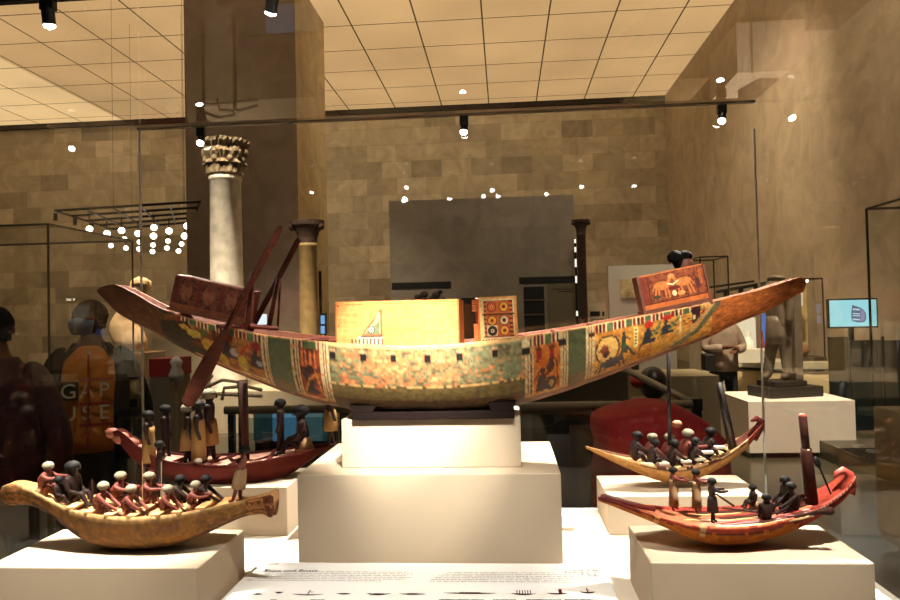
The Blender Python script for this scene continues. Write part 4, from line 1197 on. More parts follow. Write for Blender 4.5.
F('sit_dark_linen', LB, 305, 453, 408, .0, PI, 'crouching figure at the bow of the back left boat', name='seated_figure')
F('stand_linen', LB, 331, 446, 386, .0, .2, 'kilted standing figure at the very tip of the back left boat', name='standing_figure')
F('stand_bare', LB, 160, 489, 441, .085, .3, 'small figure with raised pale head leaning against the near side of the back left boat', name='leaning_figure')
a = LB.local(243, 380, .0); c = LB.local(246, 466, .0); b = MB(); b.tube([a, lerp(a, c, .5), c], [.016, .014, .013], 12); b.build('mast', M_DKWOOD, lb, smooth=True)
for xa, xb in ((172, 192), (214, 236), (252, 272)):
    a = LB.local(xa, 462, .03); c = LB.local(xb, 455, .03); b = MB(); b.tube([a, c], [.004, .004], 6); b.build('oar', M_REDHULL, lb)
b = MB(); b.ell(LB.local(198, 461, .07), (.014, .014, .010)); b.build('white_bundle', principled('white_cloth', (226, 214, 196), .7), lb, smooth=True)

# front right: ochre hull with curled stern
RF = Boat(599, 856, 1.73, 1.77,
    [(599, 498), (610, 500.5), (625, 505), (645, 512), (665, 519), (690, 525), (720, 527.5), (755, 526), (785, 520), (810, 512), (830, 501.5), (844, 491), (852, 482), (856, 477)],
    [(599, 501.5), (610, 505.5), (625, 511.5), (645, 519.5), (665, 528), (690, 539.5), (715, 546), (745, 545.5), (775, 538), (800, 528), (822, 516), (840, 504), (852, 491), (856, 484)],
    [(599, .008), (615, .012), (640, .034), (670, .066), (710, .086), (750, .086), (790, .072), (820, .054), (845, .036), (856, .026)])
cr = Canvas(599, 856, 0, 1, 514, 80, (206, 120, 46))
rn = vnoise(80, 514, 10, 40, 41)
cr.put(rn > .62, (190, 100, 40)); cr.put(cr.Y < .22, (150, 52, 36)); cr.put((cr.Y < .1) & (rn > .35), (214, 130, 84)); cr.put((cr.X < 640) & (cr.Y < .45), (104, 36, 30)); cr.put((cr.X > 800), (150, 50, 38))
cr.put((cr.X > 700) & (cr.X < 706) & (cr.Y > .1) & (cr.Y < .5), (230, 200, 140)); cr.put((cr.X > 655) & (cr.X < 660), (226, 160, 90)); cr.put((cr.Y > .24) & (cr.Y < .30) & (rn > .3), (70, 30, 24))
for i in range(14): cr.ell(812+i*3.2, .12, 1.0, .045, (232, 190, 160)); cr.ell(812+i*3.2, .5, .7, .03, (226, 170, 140))
M_DECKR = principled('deck_red_cream', (206, 120, 84), .55, 0, noise=.5, nscale=22, stretch=(1, 5, 1))
rf = small_boat('model_boat', 'ochre boat with a red deck and curled stern on the front right plinth', RF, M_PAINT, M_DECKR, 599, 856, cv=cr, inner=(170, 66, 50), drop=.012)
M_REDP = principled('red_painted_wood', (168, 62, 48), .55, 0, noise=.25, nscale=30)
def curl(bt, pts, rr_, ry, mat, root, name, off=0.0):
    P = [bt.local(x, y, off) for x, y in pts]; b = MB(); rs = []
    for i, p in enumerate(P):
        d = (P[min(i+1, len(P)-1)] - P[max(i-1, 0)]).normalized(); sd = Vector((d.z, 0, -d.x))
        rs.append([p + sd*math.cos(2*PI*q/14)*rr_[i] + Vector((0, 1, 0))*math.sin(2*PI*q/14)*ry[i] for q in range(14)])
    b.rings(rs); return b.build(name, mat, root, smooth=True)
curl(RF, [(846, 492), (850, 482), (849, 474), (843, 470), (837, 473), (834, 478)], [.017, .013, .010, .008, .006, .002], [.026, .020, .015, .012, .009, .004], M_REDP, rf, 'curled_stern')
dk = principled('plank_cream', (222, 184, 132), .6, 0, noise=.25, nscale=40); dk2 = principled('plank_dark', (78, 34, 26), .6)
rr = random.Random(5)
for i in range(9):
    y = -.066 + i*.0165; x = rr.uniform(-.12, -.02)
    ln_ = rr.uniform(.16, .24); xc = x + ln_/2
    m_ = (dk, dk2, M_REDP)[i % 3]
    lim = RF.hb(xc) - .012
    if abs(y) > lim: continue
    zz = max(RF.zr(x), RF.zr(x+ln_)) - .004
    zz = RF.zr(xc) - .004
    b = MB(); b.add([(x, y-.006, RF.zr(x)-.005), (x, y+.006, RF.zr(x)-.005), (xc, y-.006, zz), (xc, y+.006, zz), (x+ln_, y-.006, RF.zr(x+ln_)-.005), (x+ln_, y+.006, RF.zr(x+ln_)-.005),
                     (x, y-.006, RF.zr(x)-.009), (x, y+.006, RF.zr(x)-.009), (xc, y-.006, zz-.004), (xc, y+.006, zz-.004), (x+ln_, y-.006, RF.zr(x+ln_)-.009), (x+ln_, y+.006, RF.zr(x+ln_)-.009)],
                    [[0, 1, 3, 2], [2, 3, 5, 4], [6, 8, 9, 7], [8, 10, 11, 9], [0, 2, 8, 6], [2, 4, 10, 8], [1, 7, 9, 3], [3, 9, 11, 5], [0, 6, 7, 1], [4, 5, 11, 10]])
    b.build('plank', m_, rf)
a = RF.local(601, 497.5, .0); c = RF.local(655, 509.5, .0); b = MB(); b.tube([a, a + Vector((.01, 0, 0)), lerp(a, c, .5), c], [.007, .0085, .007, .006], 10); b.build('bow_spar', principled('spar_dark_red', (96, 30, 24), .5), rf, smooth=True)
a = RF.local(802.5, 415, .0); c = RF.local(806, 450, .0); d_ = RF.local(812, 504, .0)
b = MB(); b.tube([a, a + (c-a)*.04, c], [.006, .0095, .0095], 12); po = b.build('steering_post', M_DKWOOD, rf, smooth=True)
b = MB(); b.tube([c + Vector((0, 0, .004)), lerp(c, d_, .1), d_], [.0125, .0135, .0145], 12); b.build('post_sleeve', M_DKWOOD, po, smooth=True)
b = MB(); b.ell(c + Vector((.0, -.012, .002)), (.003, .003, .003)); b.build('peg', M_LINEN, po)
b = MB(); b.ell(a + Vector((0, 0, -.002)), (.009, .009, .006)); b.build('post_tip', M_REDP, po, smooth=True)
a = RF.local(815, 457, .02); c = RF.local(831, 494, .02)
b = MB(); b.tube([a, lerp(a, c, .08), lerp(a, c, .22), lerp(a, c, .30), c], [.003, .0075, .007, .0024, .0022], 8, flat=.5); b.build('oar', M_CAPB, rf, smooth=True)
a = RF.local(800, 512, .07); c = RF.local(833, 511, .085); b = MB(); b.tube([RF.local(795, 517, .08), lerp(a, c, .6), c + Vector((-.008, 0, 0)), c], [.003, .006, .010, .007], 8); b.build('rudder_knob', M_DKWOOD, rf, smooth=True)
G = 'three linked standing men of the front right boat'
F('stand_fwd', RF, 674, 510, 467, -.015, 0, 'leftmost of three standing men linked by their arms on the front right boat', name='standing_figure')
F('stand_fwd', RF, 697, 512, 469, -.01, 0, 'middle one of three standing men linked by their arms on the front right boat', name='standing_figure')
F('stand_fwd_bare', RF, 713, 523, 478, .04, .05, 'nearest of three linked standing men on the front right boat, arms forward', name='standing_figure')
F('sit_dark_linen', RF, 755, 508, 486, -.03, PI, 'small seated figure with white lap cloth on the far side, front right boat', name='seated_figure')
F('dark_sit', RF, 768, 523, 496, .045, PI/2, 'dark block-like seated figure at the near edge of the front right boat', name='seated_figure')
F('sit_dark_linen', RF, 788, 507, 478, -.025, PI, 'seated figure stretching a hand forward behind the near crew, front right boat', name='seated_figure')
F('dark_row', RF, 799, 513, 484, .02, PI, 'figure crouching right beside the steering post of the front right boat', name='helmsman_figure')
for i, (xa, ya, xb, yb, off) in enumerate(((716, 494, 734, 506, .04), (752, 500, 742, 506, -.03), (806, 497, 776, 514, .03), (722, 508, 758, 512, .02))):
    a = RF.local(xa, ya, off); c = RF.local(xb, yb, off); b = MB(); b.tube([a, c], [.002, .003], 6); b.build('oar', M_DKWOOD, rf)

# back right: slender tan hull
RB = Boat(586, 763, 2.38, 2.44,
    [(586, 446), (596, 449.5), (610, 454), (630, 460), (655, 465.5), (680, 467), (705, 463), (725, 455), (740, 445.5), (752, 435.5), (759, 428), (763, 424)],
    [(586, 448.5), (596, 453.5), (610, 460.5), (630, 470), (650, 478.5), (672, 484), (692, 481.5), (712, 473), (730, 463), (745, 450.5), (756, 437.5), (763, 428.5)],
    [(586, .004), (600, .018), (625, .045), (655, .068), (690, .070), (715, .056), (740, .036), (763, .016)])
cb = Canvas(586, 763, 0, 1, 354, 60, (196, 146, 86))
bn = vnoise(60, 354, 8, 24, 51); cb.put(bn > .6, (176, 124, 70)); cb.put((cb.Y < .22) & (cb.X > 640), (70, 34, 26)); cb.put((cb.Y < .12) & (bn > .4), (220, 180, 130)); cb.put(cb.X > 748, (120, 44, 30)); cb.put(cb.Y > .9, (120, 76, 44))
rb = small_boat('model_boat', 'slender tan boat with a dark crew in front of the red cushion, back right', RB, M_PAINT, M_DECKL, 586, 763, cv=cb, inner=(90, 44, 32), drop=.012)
curl(RB, [(752, 438), (759, 428), (761, 421), (757, 418.5), (751, 421)], [.018, .014, .012, .010, .003], [.02, .016, .014, .012, .005], M_REDHULL, rb, 'curled_stern')
a = RB.local(719, 383, .0); c = RB.local(733, 449, .0); b = MB(); b.tube([a, lerp(a, c, .5), c], [.011, .013, .015], 12); b.build('steering_post', principled('ebony', (26, 18, 16), .45), rb, smooth=True)
a = RB.local(668, 330, .0); c = RB.local(670, 465, .0); b = MB(); b.tube([a, c], [.0065, .0065], 8); b.build('mast', MATS['ebony'], rb, smooth=True)
for (px, yf, yh, off, key, lab) in (
    (631, 463, 430, .0, 'dark_row', 'dark figure sitting alone nearest the bow of the slender back right boat'),
    (646, 465, 432, -.02, 'rower', 'pale-capped figure behind its twin, second pair from the bow, back right boat'),
    (649, 467, 437, .03, 'dark_row', 'dark figure in front of the pale-capped one, second pair from the bow, back right boat'),
    (663, 466, 432, -.02, 'rower', 'pale-capped figure just left of the thin mast of the back right boat'),
    (669, 468, 438, .03, 'dark_row', 'dark figure at the foot of the thin mast of the back right boat'),
    (681, 465, 428, -.01, 'rower_fwd', 'taller figure with white scarf right of the mast, back right boat'),
    (690, 466, 436, .03, 'dark_row', 'dark figure in front of the white-scarfed one, back right boat'),
    (704, 460, 426, -.01, 'dark_row', 'dark figure leaning back towards the steering post of the back right boat')):
    F(key, RB, px, yf, yh + 3.5, off, 0, lab)
M_WC = principled('white_cloth', (226, 214, 196), .7)
for (px, py) in ((648, 464), (664, 463.5), (686, 461), (700, 459), (708, 452), (720, 447)):
    p = RB.local(px, py, .05); b = MB(); b.box(p.x-.017, p.x+.017, -.058, -.035, p.z-.006, p.z+.003, None, .002); b.build('white_thwart', M_WC, rb)
b = MB(); b.ell(RB.local(677, 424, -.01), (.017, .014, .013)); b.build('peach_bundle', principled('peach', (214, 140, 106), .6), rb, smooth=True)

# ------------------------------------------------------------------ classical columns
M_COLW = principled('column_marble', (216, 208, 198), .6, 0, noise=.25, nscale=6, bump=.25, bscale=14)
M_COLC = principled('capital_stone', (120, 104, 82), .75, 0, noise=.45, nscale=12, bump=.8, bscale=22)
M_COLD = principled('dark_capital', (58, 38, 32), .7, 0, noise=.35, nscale=10, bump=.6, bscale=22)
M_COLT = principled('tan_shaft', (140, 118, 78), .6, 0, noise=.2, nscale=8)
def column(name, label, pxl, pxr, pyb, Y, ytop, ycap, cl, cr_, mshaft, mcap, leaves, base=True, zfoot=0.0):
    xl, xr = at(pxl, 300, Y).x, at(pxr, 300, Y).x; r = (xr-xl)/2; cx = (xl+xr)/2
    zt = at((pxl+pxr)/2, ytop, Y).z; zc = at((pxl+pxr)/2, ycap, Y).z; rc = (at(cr_, 300, Y).x - at(cl, 300, Y).x)/2
    t = thing(name, label, 'column', (cx, Y, zfoot)); zt -= zfoot; zc -= zfoot
    b = MB(); H = zc
    prof = [(r*1.35, 0), (r*1.35, .10), (r*1.2, .14), (r*1.25, .20), (r*1.05, .26), (r*1.02, .3), (r*1.0, H*.5), (r*.93, H-.06), (r*1.0, H-.05), (r*1.0, H)]
    b.lathe(prof, n=40, wob=lambda a, z: .008*math.sin(3*a + z*5)); b.build('shaft', mshaft, t, smooth=True)
    b = MB(); hc = zt - zc
    if leaves:
        prof = [(r*1.0, 0), (r*1.12, hc*.06), (r*1.12, hc*.28), (r*1.28, hc*.32), (r*1.12, hc*.42), (r*1.35, hc*.62), (rc*.86, hc*.70), (r*1.2, hc*.76), (rc*.98, hc*.88), (rc*1.0, hc*.97), (r*.9, hc)]
        b.lathe(prof, (0, 0, zc), 64, wob=lambda a, z: .07*math.sin(8*a)*(z > hc*.28) + .035*math.sin(19*a + z*30) + .03*math.sin(31*a+z*55)*(z > hc*.3))
        b.build('capital', mcap, t, smooth=False)
        b = MB()
        for k in range(8):
            a = 2*PI*k/8 + .2
            for zz, rr_, s in ((.42, r*1.18, .05), (.66, rc*.82, .055), (.90, rc*.90, .05)):
                aa = a + zz; b.ell((math.cos(aa)*rr_, math.sin(aa)*rr_, zc + hc*zz), (s*.9, s*.9, s), 8, 6)
        b.build('acanthus_leaves', mcap, t, smooth=True)
    else:
        n = 4
        rs = []
        for (rr_, z) in ((r*1.0, 0), (r*1.05, hc*.25), (rc*.8, hc*.75), (rc*.98, hc*.80), (rc*1.0, hc*1.0)):
            rs.append([Vector((rr_*math.cos(q), rr_*math.sin(q)*.9, zc + z)) * 1.0 for q in [2*PI*k/20 for k in range(20)]])
        b.rings(rs); b.build('capital', mcap, t)
        b = MB()
        for s in (-1, 1): b.ell((s*rc*.8, -.05, zc + hc*.72), (rc*.25, rc*.3, rc*.22), 10, 8)
        b.ell((0, -r*.9, zc + hc*1.0), (rc*.3, rc*.2, rc*.08), 8, 6)
        b.build('volutes', mcap, t, smooth=True)
    return t
column('marble_column', 'tall pale marble column with a carved leafy capital, left of the steering oars', 211.5, 243, 390, 10.0, 140.5, 177, 203, 250, M_COLW, M_COLC, True)
column('short_column', 'shorter tan column with a dark flared capital right of the steering oars', 299.5, 318, 390, 11.2, 221, 243.5, 289, 323, M_COLT, M_COLD, False)
column('dark_column', 'thin dark column at the right end of the stone partition', 578, 587.5, 390, 12.4, 220, 233, 573.5, 592, M_COLD, M_COLD, False)
t = thing('light_strip', 'narrow upright lit strip between the partition and the thin dark column', 'lamp', (at(576.8, 300, 12.6).x, 12.6, 0))
b = MB(); b.box(-.02, .02, 0, .03, 0, at(577, 238, 12.6).z); b.build('channel', M_BLACK, t)
for (ya, yb) in ((239, 243), (247, 252), (259, 267), (276, 283), (311, 316)):
    z0_, z1_ = at(577, yb, 12.6).z, at(577, ya, 12.6).z; b = MB(); b.box(-.018, .012, -.02, -.001, z0_, z1_); b.build('lit_segment', emission('warm_strip', (1, .9, .75), 1.3), t)

# ------------------------------------------------------------------ pale rear wall panels and labels
M_PALE = principled('pale_panel', (196, 180, 156), .6, 0, noise=.08, nscale=3)
def flatbox(name, label, cat, x0, y0, x1, y1, Y, th, mat, group=None, zbot=None):
    a = at(x0, y0, Y); c = at(x1, y1, Y); b = MB(); z0_ = c.z if zbot is None else zbot
    b.box(-(c.x-a.x)/2, (c.x-a.x)/2, 0, th, 0, a.z - z0_); o = b.build(name, mat, None, ((a.x+c.x)/2, Y, z0_))
    if cat: tag(o, label, cat, group)
    return o
p = thing('wall_panel', 'pale upright display panel with a small square relief, left of the right-hand shrine', 'panel', (at(640, 300, 14.5).x, 14.5, 0))
a = at(608, 266, 14.5); c = at(676, 330, 14.5); cx_ = p.location.x
b = MB(); b.box(a.x-cx_, c.x-cx_, 0, .2, 0, a.z); b.build('board', principled('cool_panel', (186, 180, 172), .6), p)
a = at(620, 279.5, 14.5); c = at(638, 298, 14.5)
b = MB(); b.box(a.x-cx_, c.x-cx_, -.05, -.001, c.z, a.z); b.build('square_relief', principled('relief_tan', (176, 160, 116), .7, 0, noise=.5, nscale=9, bump=.8, bscale=20), p)
p = thing('wall_label', 'white label with a dark heading bar beside the thin dark column', 'sign', (at(597, 316, 14.3).x, 14.3, 0))
cx_ = p.location.x
a = at(588.5, 303, 14.3); c = at(606, 326, 14.3); b = MB(); b.box(a.x-cx_, c.x-cx_, 0, .04, 0, a.z); b.build('board', M_PALE, p)
for (x0, x1, y0, y1) in ((590, 600, 311.5, 316), (602, 604.5, 311.5, 316)):
    a = at(x0, y0, 14.3); c = at(x1, y1, 14.3); b = MB(); b.box(a.x-cx_, c.x-cx_, -.01, -.001, c.z, a.z); b.build('dark_print', M_NICHE, p)
b = MB()
for y in (319, 321, 323):
    a = at(591, y-.3, 14.3); c = at(604, y+.3, 14.3); b.box(a.x-cx_, c.x-cx_, -.01, -.001, c.z, a.z)
b.build('small_print', principled('ink_soft', (120, 110, 96), .6), p)

# low pale plinth and wall behind the big boat's stern
flatbox('low_wall', 'pale low wall seen under the stern of the large painted boat', 'wall', 152, 338, 345, 400, 12.6, .25, M_PALE, zbot=0)
ob = flatbox('column_platform', 'low white platform under the marble column at the left', 'platform', 205, 392, 330, 412, 9.3, 2.4, M_PALE, zbot=0)
sm = flatbox('panel_screen', 'small white lit screen between the steering oars', 'screen', 246, 314.5, 266, 324.5, 12.0, .05, emission('screen_white', (.85, .93, 1.0), 1.1))
q_ = at(256, 324.5, 12.0); b = MB(); b.box(-.02, .02, .051, .08, -q_.z, .25); b.build('stand', M_BLACK, sm)
s_ = thing('info_kiosk', 'slim dark stand with two small blue lit screens beside the short column', 'screen', (at(322.5, 320, 11.0).x, 11.0, 0))
a = at(319.5, 313, 11.0); c = at(326, 336, 11.0)
b = MB(); b.box(a.x-s_.location.x, c.x-s_.location.x, 0, .06, 0, a.z); b.build('stand', M_BLACK, s_)
for (y0, y1) in ((315.5, 324), (326, 333.5)):
    a = at(320.8, y0, 11.0); c = at(324.8, y1, 11.0); b = MB(); b.box(a.x-s_.location.x, c.x-s_.location.x, -.01, -.001, c.z, a.z); b.build('blue_screen', emission('screen_blue', (.22, .5, .95), .9), s_)
# dark upright strip behind the short column
flatbox('dark_upright_strip', 'narrow dark upright strip on the right edge of the short column', 'panel', 318.5, 271, 322, 330, 11.6, .05, M_BLACK, zbot=0)

# ------------------------------------------------------------------ glass balustrade across the middle
M_TEALG = principled('teal_glass', (18, 34, 38), .08, 0, spec=.6)
M_STEEL = principled('rail_steel', (150, 140, 120), .5, .15)
M_TPOST = principled('teal_post', (22, 44, 54), .3, .3)
t = thing('glass_railing', 'glass railing with a steel handrail and teal posts behind the middle plinth', 'railing', (at(480, 400, 4.4).x, 4.4, 0))
X0 = t.location.x
xa, xb = at(225, 414, 4.4).x, at(699, 404, 4.4).x; zt = at(600, 405.5, 4.4).z
b = MB(); b.tube([(xa-X0, 0, zt), (xb-X0, 0, zt)], .026, 12); b.build('handrail', M_STEEL, t, smooth=True)
for px, w_ in ((232, .02), (345, .03), (471, .03), (598.5, .036), (697, .028)):
    x = at(px, 430, 4.4).x - X0; b = MB(); b.box(x-w_, x+w_, -.02, .02, 0, zt-.02, None, .003); b.build('post', M_TPOST, t)
edges = [232, 345, 471, 598.5, 697]
M_RG = glass_mat('railing_glass', (.42, .52, .54))
for q in range(4):
    x0_, x1_ = at(edges[q], 430, 4.4).x - X0 + .04, at(edges[q+1], 430, 4.4).x - X0 - .04
    b = MB(); b.add([(x0_, 0, .06), (x1_, 0, .06), (x1_, 0, zt-.05), (x0_, 0, zt-.05)], [[0, 1, 2, 3]]); b.build('glass_panel', M_RG, t)
a = at(697, 405, 4.4); c = at(618, 366, 4.85)
b = MB(); b.tube([a - Vector((X0, 4.4, 0)), c - Vector((X0, 4.4, 0))], .022, 10); b.build('sloping_handrail', M_STEEL, t, smooth=True)
b = MB(); b.box(a.x-X0-.03, a.x-X0+.03, -.03, .03, zt-.04, zt+.04, None, .01); b.build('rail_joint', M_BLACK, t)
x = at(668, 400, 4.55).x

# blue-white lit floor monitor seen beneath the bow of the back left boat
t = thing('floor_monitor', 'bluish lit screen near the floor behind the standing crew of the red boat', 'screen', (at(285, 430, 5.2).x, 5.2, 0))
a = at(253, 411, 5.2); c = at(335, 445, 5.2); X0 = t.location.x
b = MB(); b.box(a.x-X0, c.x-X0, .03, .06, 0, a.z); b.build('housing', M_TPOST, t)
cvm = [((253, 412), (272, 440), (.02, .04, .04)), ((272, 412), (300, 441), (.07, .19, .30)), ((300, 412), (322, 441), (.07, .12, .12)), ((322, 412), (334, 441), (.03, .06, .06))]
for (p0_, p1_, col_) in cvm:
    a = at(*p0_, 5.2); c = at(*p1_, 5.2); b = MB(); b.box(a.x-X0+.002, c.x-X0-.002, .0, .029, c.z, a.z-.01); b.build('lit_field', emission('fld%d' % p0_[0], col_, 0.9), t)

# ------------------------------------------------------------------ right side of the hall
t = thing('stone_plinth', 'wide white plinth carrying the headless black statue', 'plinth', (0, 0, 0))
PYf, PYb = 7.4, 8.35
xl, xr = at(748, 400, PYf).x, at(855, 400, PYf).x; zt = at(800, 401, PYf).z
t.location = ((xl+xr)/2, (PYf+PYb)/2, 0)
M_PW = principled('plinth_white', (228, 216, 206), .5, 0, noise=.05, nscale=3)
b = MB(); b.box(-(xr-xl)/2, (xr-xl)/2, -(PYb-PYf)/2, (PYb-PYf)/2, .05, zt, None, .004); b.build('body', M_PW, t)
b = MB(); b.box(-(xr-xl)/2+.03, (xr-xl)/2-.03, -(PYb-PYf)/2+.03, (PYb-PYf)/2-.03, 0, .0495); b.build('recessed_foot', M_BLACK, t)
# headless statue, walking pose, turned a little left
SY = 7.85
sc_ = at(779, 330, SY); zb = zt
hS = at(778, 272.5, SY).z - zb
t = thing('statue', 'dark headless striding statue with a back slab on the white plinth', 'statue', (sc_.x, SY, zb))
M_GRAN = principled('dark_granite', (100, 88, 76), .5, 0, noise=.3, nscale=10, bump=.3, bscale=20)
b = MB(); b.box(-.27, .36, -.20, .20, 0, .11, None, .01); b.box(-.18, .20, -.16, .16, .1105, .17, None, .01); b.build('statue_base', principled('black_base', (24, 20, 18), .5), t)
u = (hS - .17) / 1.0
def sp_(x, y, z): return (x*u*.92, y*u*.78, .165 + z*u)
J = [(sp_(0, 0, .52), (.10*u, .115*u)), (sp_(.0, 0, .66), (.085*u, .10*u)), (sp_(-.01, 0, .82), (.10*u, .145*u)), (sp_(-.01, 0, .93), (.09*u, .12*u)), (sp_(.0, 0, .985), (.07*u, .08*u)),
     (sp_(-.015, .06, .45), .078*u), (sp_(-.07, .06, .26), .056*u), (sp_(-.10, .06, .05), .042*u), (sp_(-.17, .06, .018), .034*u),
     (sp_(.02, -.06, .45), .078*u), (sp_(.03, -.06, .26), .056*u), (sp_(.04, -.06, .05), .042*u), (sp_(-.03, -.06, .018), .034*u),
     (sp_(.0, .16, .89), .050*u), (sp_(.02, .19, .70), .042*u), (sp_(.01, .18, .53), .036*u), (sp_(.0, -.16, .89), .050*u), (sp_(.02, -.19, .70), .042*u), (sp_(.0, -.18, .53), .036*u)]
Bn = [(0, 1), (1, 2), (2, 3), (3, 4), (0, 5), (5, 6), (6, 7), (7, 8), (0, 9), (9, 10), (10, 11), (11, 12), (2, 13), (13, 14), (14, 15), (2, 16), (16, 17), (17, 18)]
me = skin_mesh('body', J, Bn, 2); me.materials.append(M_GRAN); o = link('body', me, t, None, True)
k = MB(); rs = []
for z, rx, ry in ((.60, .098, .125), (.54, .112, .135), (.44, .118, .145), (.34, .125, .15)):
    rs.append([Vector(sp_(rx*math.cos(2*PI*q/24) - .01, ry*math.sin(2*PI*q/24), z)) for q in range(24)])
k.rings(rs); k.build('kilt', M_GRAN, t, smooth=True)
b = MB(); b.box(.09*u, .17*u, -.10*u, .10*u, .171, hS*.93, None, .008); b.build('back_slab', M_GRAN, t)
t.rotation_euler = (0, 0, R(16))

# right foreground plinth with its glass cover
GY0, GY1 = 3.2, 4.7
xg = at(874, 420, GY1).x
t = thing('showcase', 'stone-coloured showcase base with a tall glass cover at the right edge', 'display case', (xg + .8, (GY0+GY1)/2, 0))
zt = at(876, 406, GY1).z
b = MB(); rs = []
for (z, d) in ((.0, .10), (.04, .03), (.10, .0), (zt-.001, .0)):
    rs.append([Vector((sx*(.8-d), sy*((GY1-GY0)/2-d), z)) for sx, sy in ((-1, -1), (1, -1), (1, 1), (-1, 1))])
b.rings(rs); b.build('base', principled('sand_stone', (176, 156, 122), .6, 0, noise=.12, nscale=4), t)
ztt = at(862, 209, GY1).z
def edge_bar(mb, a, c, r=.006): mb.tube([a, c], r, 6)
hy_ = (GY1-GY0)/2
M_FR = principled('thin_frame', (56, 48, 38), .4, .4)
for (a, c) in (((-.8, hy_, zt), (-.8, hy_, ztt)), ((-.8, -hy_, ztt), (-.8, hy_, ztt)), ((-.8, hy_, ztt), (.8, hy_, ztt)), ((-.8, -hy_, zt), (-.8, -hy_, ztt)), ((.8, hy_, zt), (.8, hy_, ztt))):
    b = MB(); edge_bar(b, a, c, .0085); b.build('frame_edge', M_FR, t)
for nm, vs in (('glass_side', [(-.8, -hy_, zt), (-.8, hy_, zt), (-.8, hy_, ztt), (-.8, -hy_, ztt)]), ('glass_back', [(-.8, hy_, zt), (.8, hy_, zt), (.8, hy_, ztt), (-.8, hy_, ztt)])):
    b = MB(); b.add(vs, [[0, 1, 2, 3]]); b.build(nm, M_GLASS, t)

# television with a drawing of a tablet
TY = 9.4
a = at(827.5, 299, TY); c = at(878.5, 327.5, TY)
t = thing('television', 'lit pale blue television showing a striped grey stone, on the right', 'television', ((a.x+c.x)/2, TY, 0)); X0 = t.location.x
hw = (c.x-a.x)/2
b = MB(); b.box(-hw, hw, 0, .05, c.z, a.z, None, .004); b.build('bezel', M_BLACK, t)
b = MB(); b.box(-.03, .03, .051, .09, 0, c.z + .1); b.build('stand', M_BLACK, t)
b = MB(); b.box(-hw+.02, hw-.02, -.006, -.0005, c.z+.02, a.z-.02); scr = b.build('screen', emission('tv_cyan', (.42, .86, .92), .95), t)
def tvp(px, py, dy=-.008): q = at(px, py, TY); return Vector((q.x-X0, dy, q.z))
def tvpoly(name, pts, col_, dy, s_=1.0):
    b = MB(); b.add([tvp(x, y, dy) for x, y in pts], [list(range(len(pts)))]); return b.build(name, emission(name + '_m', col_, s_), scr)
tvpoly('drawn_stone', [(852, 305), (860, 307.5), (863, 309.5), (865.5, 313), (866, 319), (864, 322), (858, 322.5), (852, 321), (851, 317), (851, 311)], (.16, .20, .30), -.008, .9)
tvpoly('stone_side', [(860.5, 309), (863, 310.5), (864.5, 313.5), (864.5, 319), (862, 321.5), (860, 321)], (.36, .34, .52), -.0095, .9)
for i, (y0, y1) in enumerate(((308.5, 310), (313, 314), (315, 316), (318.5, 320))):
    tvpoly('light_stripe', [(852.5, y0), (859.5, y0+.4), (859.5, y1+.4), (852.5, y1)], (.7, .88, .95), -.0095, .9)

# dark glass balustrade at the right
t = thing('glass_balustrade', 'dark blue-green glass balustrade below the television', 'railing', (at(865, 400, 8.9).x, 8.9, 0)); X0 = t.location.x
M_BG = principled('dark_sea_glass', (22, 34, 36), .12, 0, spec=.6)
xs_ = [829, 851, 884, 905]; 
for i in range(3):
    x0_, x1_ = at(xs_[i], 400, 8.9).x-X0, at(xs_[i+1], 400, 8.9).x-X0; z1_ = at(xs_[i], 337, 8.9).z
    b = MB(); b.box(x0_+.01, x1_-.01, -.008, .008, 0.02, z1_ - (.0 if i == 0 else .04)); b.build('glass_panel', M_BG, t)
    b = MB(); b.box(x1_-.012, x1_+.012, -.03, .0, 0, z1_); b.build('post', M_BLACK, t)
flatbox('floor_box', 'long low dark box on the floor behind the white statue plinth', 'box', 838, 448, 905, 462, 7.0, .5, principled('dk_box', (60, 56, 46), .4), zbot=0)

# curved lit counter with vitrines
M_CREAM = principled('cream_counter', (226, 204, 156), .6)
cy_ = 12.4
t = thing('curved_counter', 'long curved cream counter with a dark foot in the right background', 'counter', (at(770, 380, cy_).x, cy_, 0)); X0 = t.location.x
def arc(px0_, px1_, bow, n=24):
    out = []
    for i in range(n+1):
        s = i/n; px = lerp(px0_, px1_, s); Y = cy_ - bow*math.sin(PI*min(1, s*1.1)*.5) * 1.0
        p_ = at(px, 380, Y); out.append((p_.x-X0, Y-cy_))
    return out
pts = arc(706, 834, 1.2)
z_top = at(770, 362, 11.5).z; z_lo = at(770, 393, 11.5).z
def band(mb, z0_, z1_, off, depth=1.0):
    n = len(pts); rs = []
    for (x, y) in pts: rs.append([Vector((x, y+off, z0_)), Vector((x, y+depth, z0_)), Vector((x, y+depth, z1_)), Vector((x, y+off, z1_))])
    mb.rings(rs)
b = MB(); band(b, max(.05, z_lo), z_top-.14, 0); b.build('counter_front', M_CREAM, t)
b = MB(); band(b, z_top-.139, z_top-.10, -.03); b.build('dark_edge', M_BLACK, t)
b = MB(); band(b, z_top-.099, z_top, .02); b.build('counter_top', principled('counter_stone', (200, 190, 160), .5), t)
b = MB(); band(b, 0.0, max(.05, z_lo)-.001, .05); b.build('foot', M_BLACK, t)
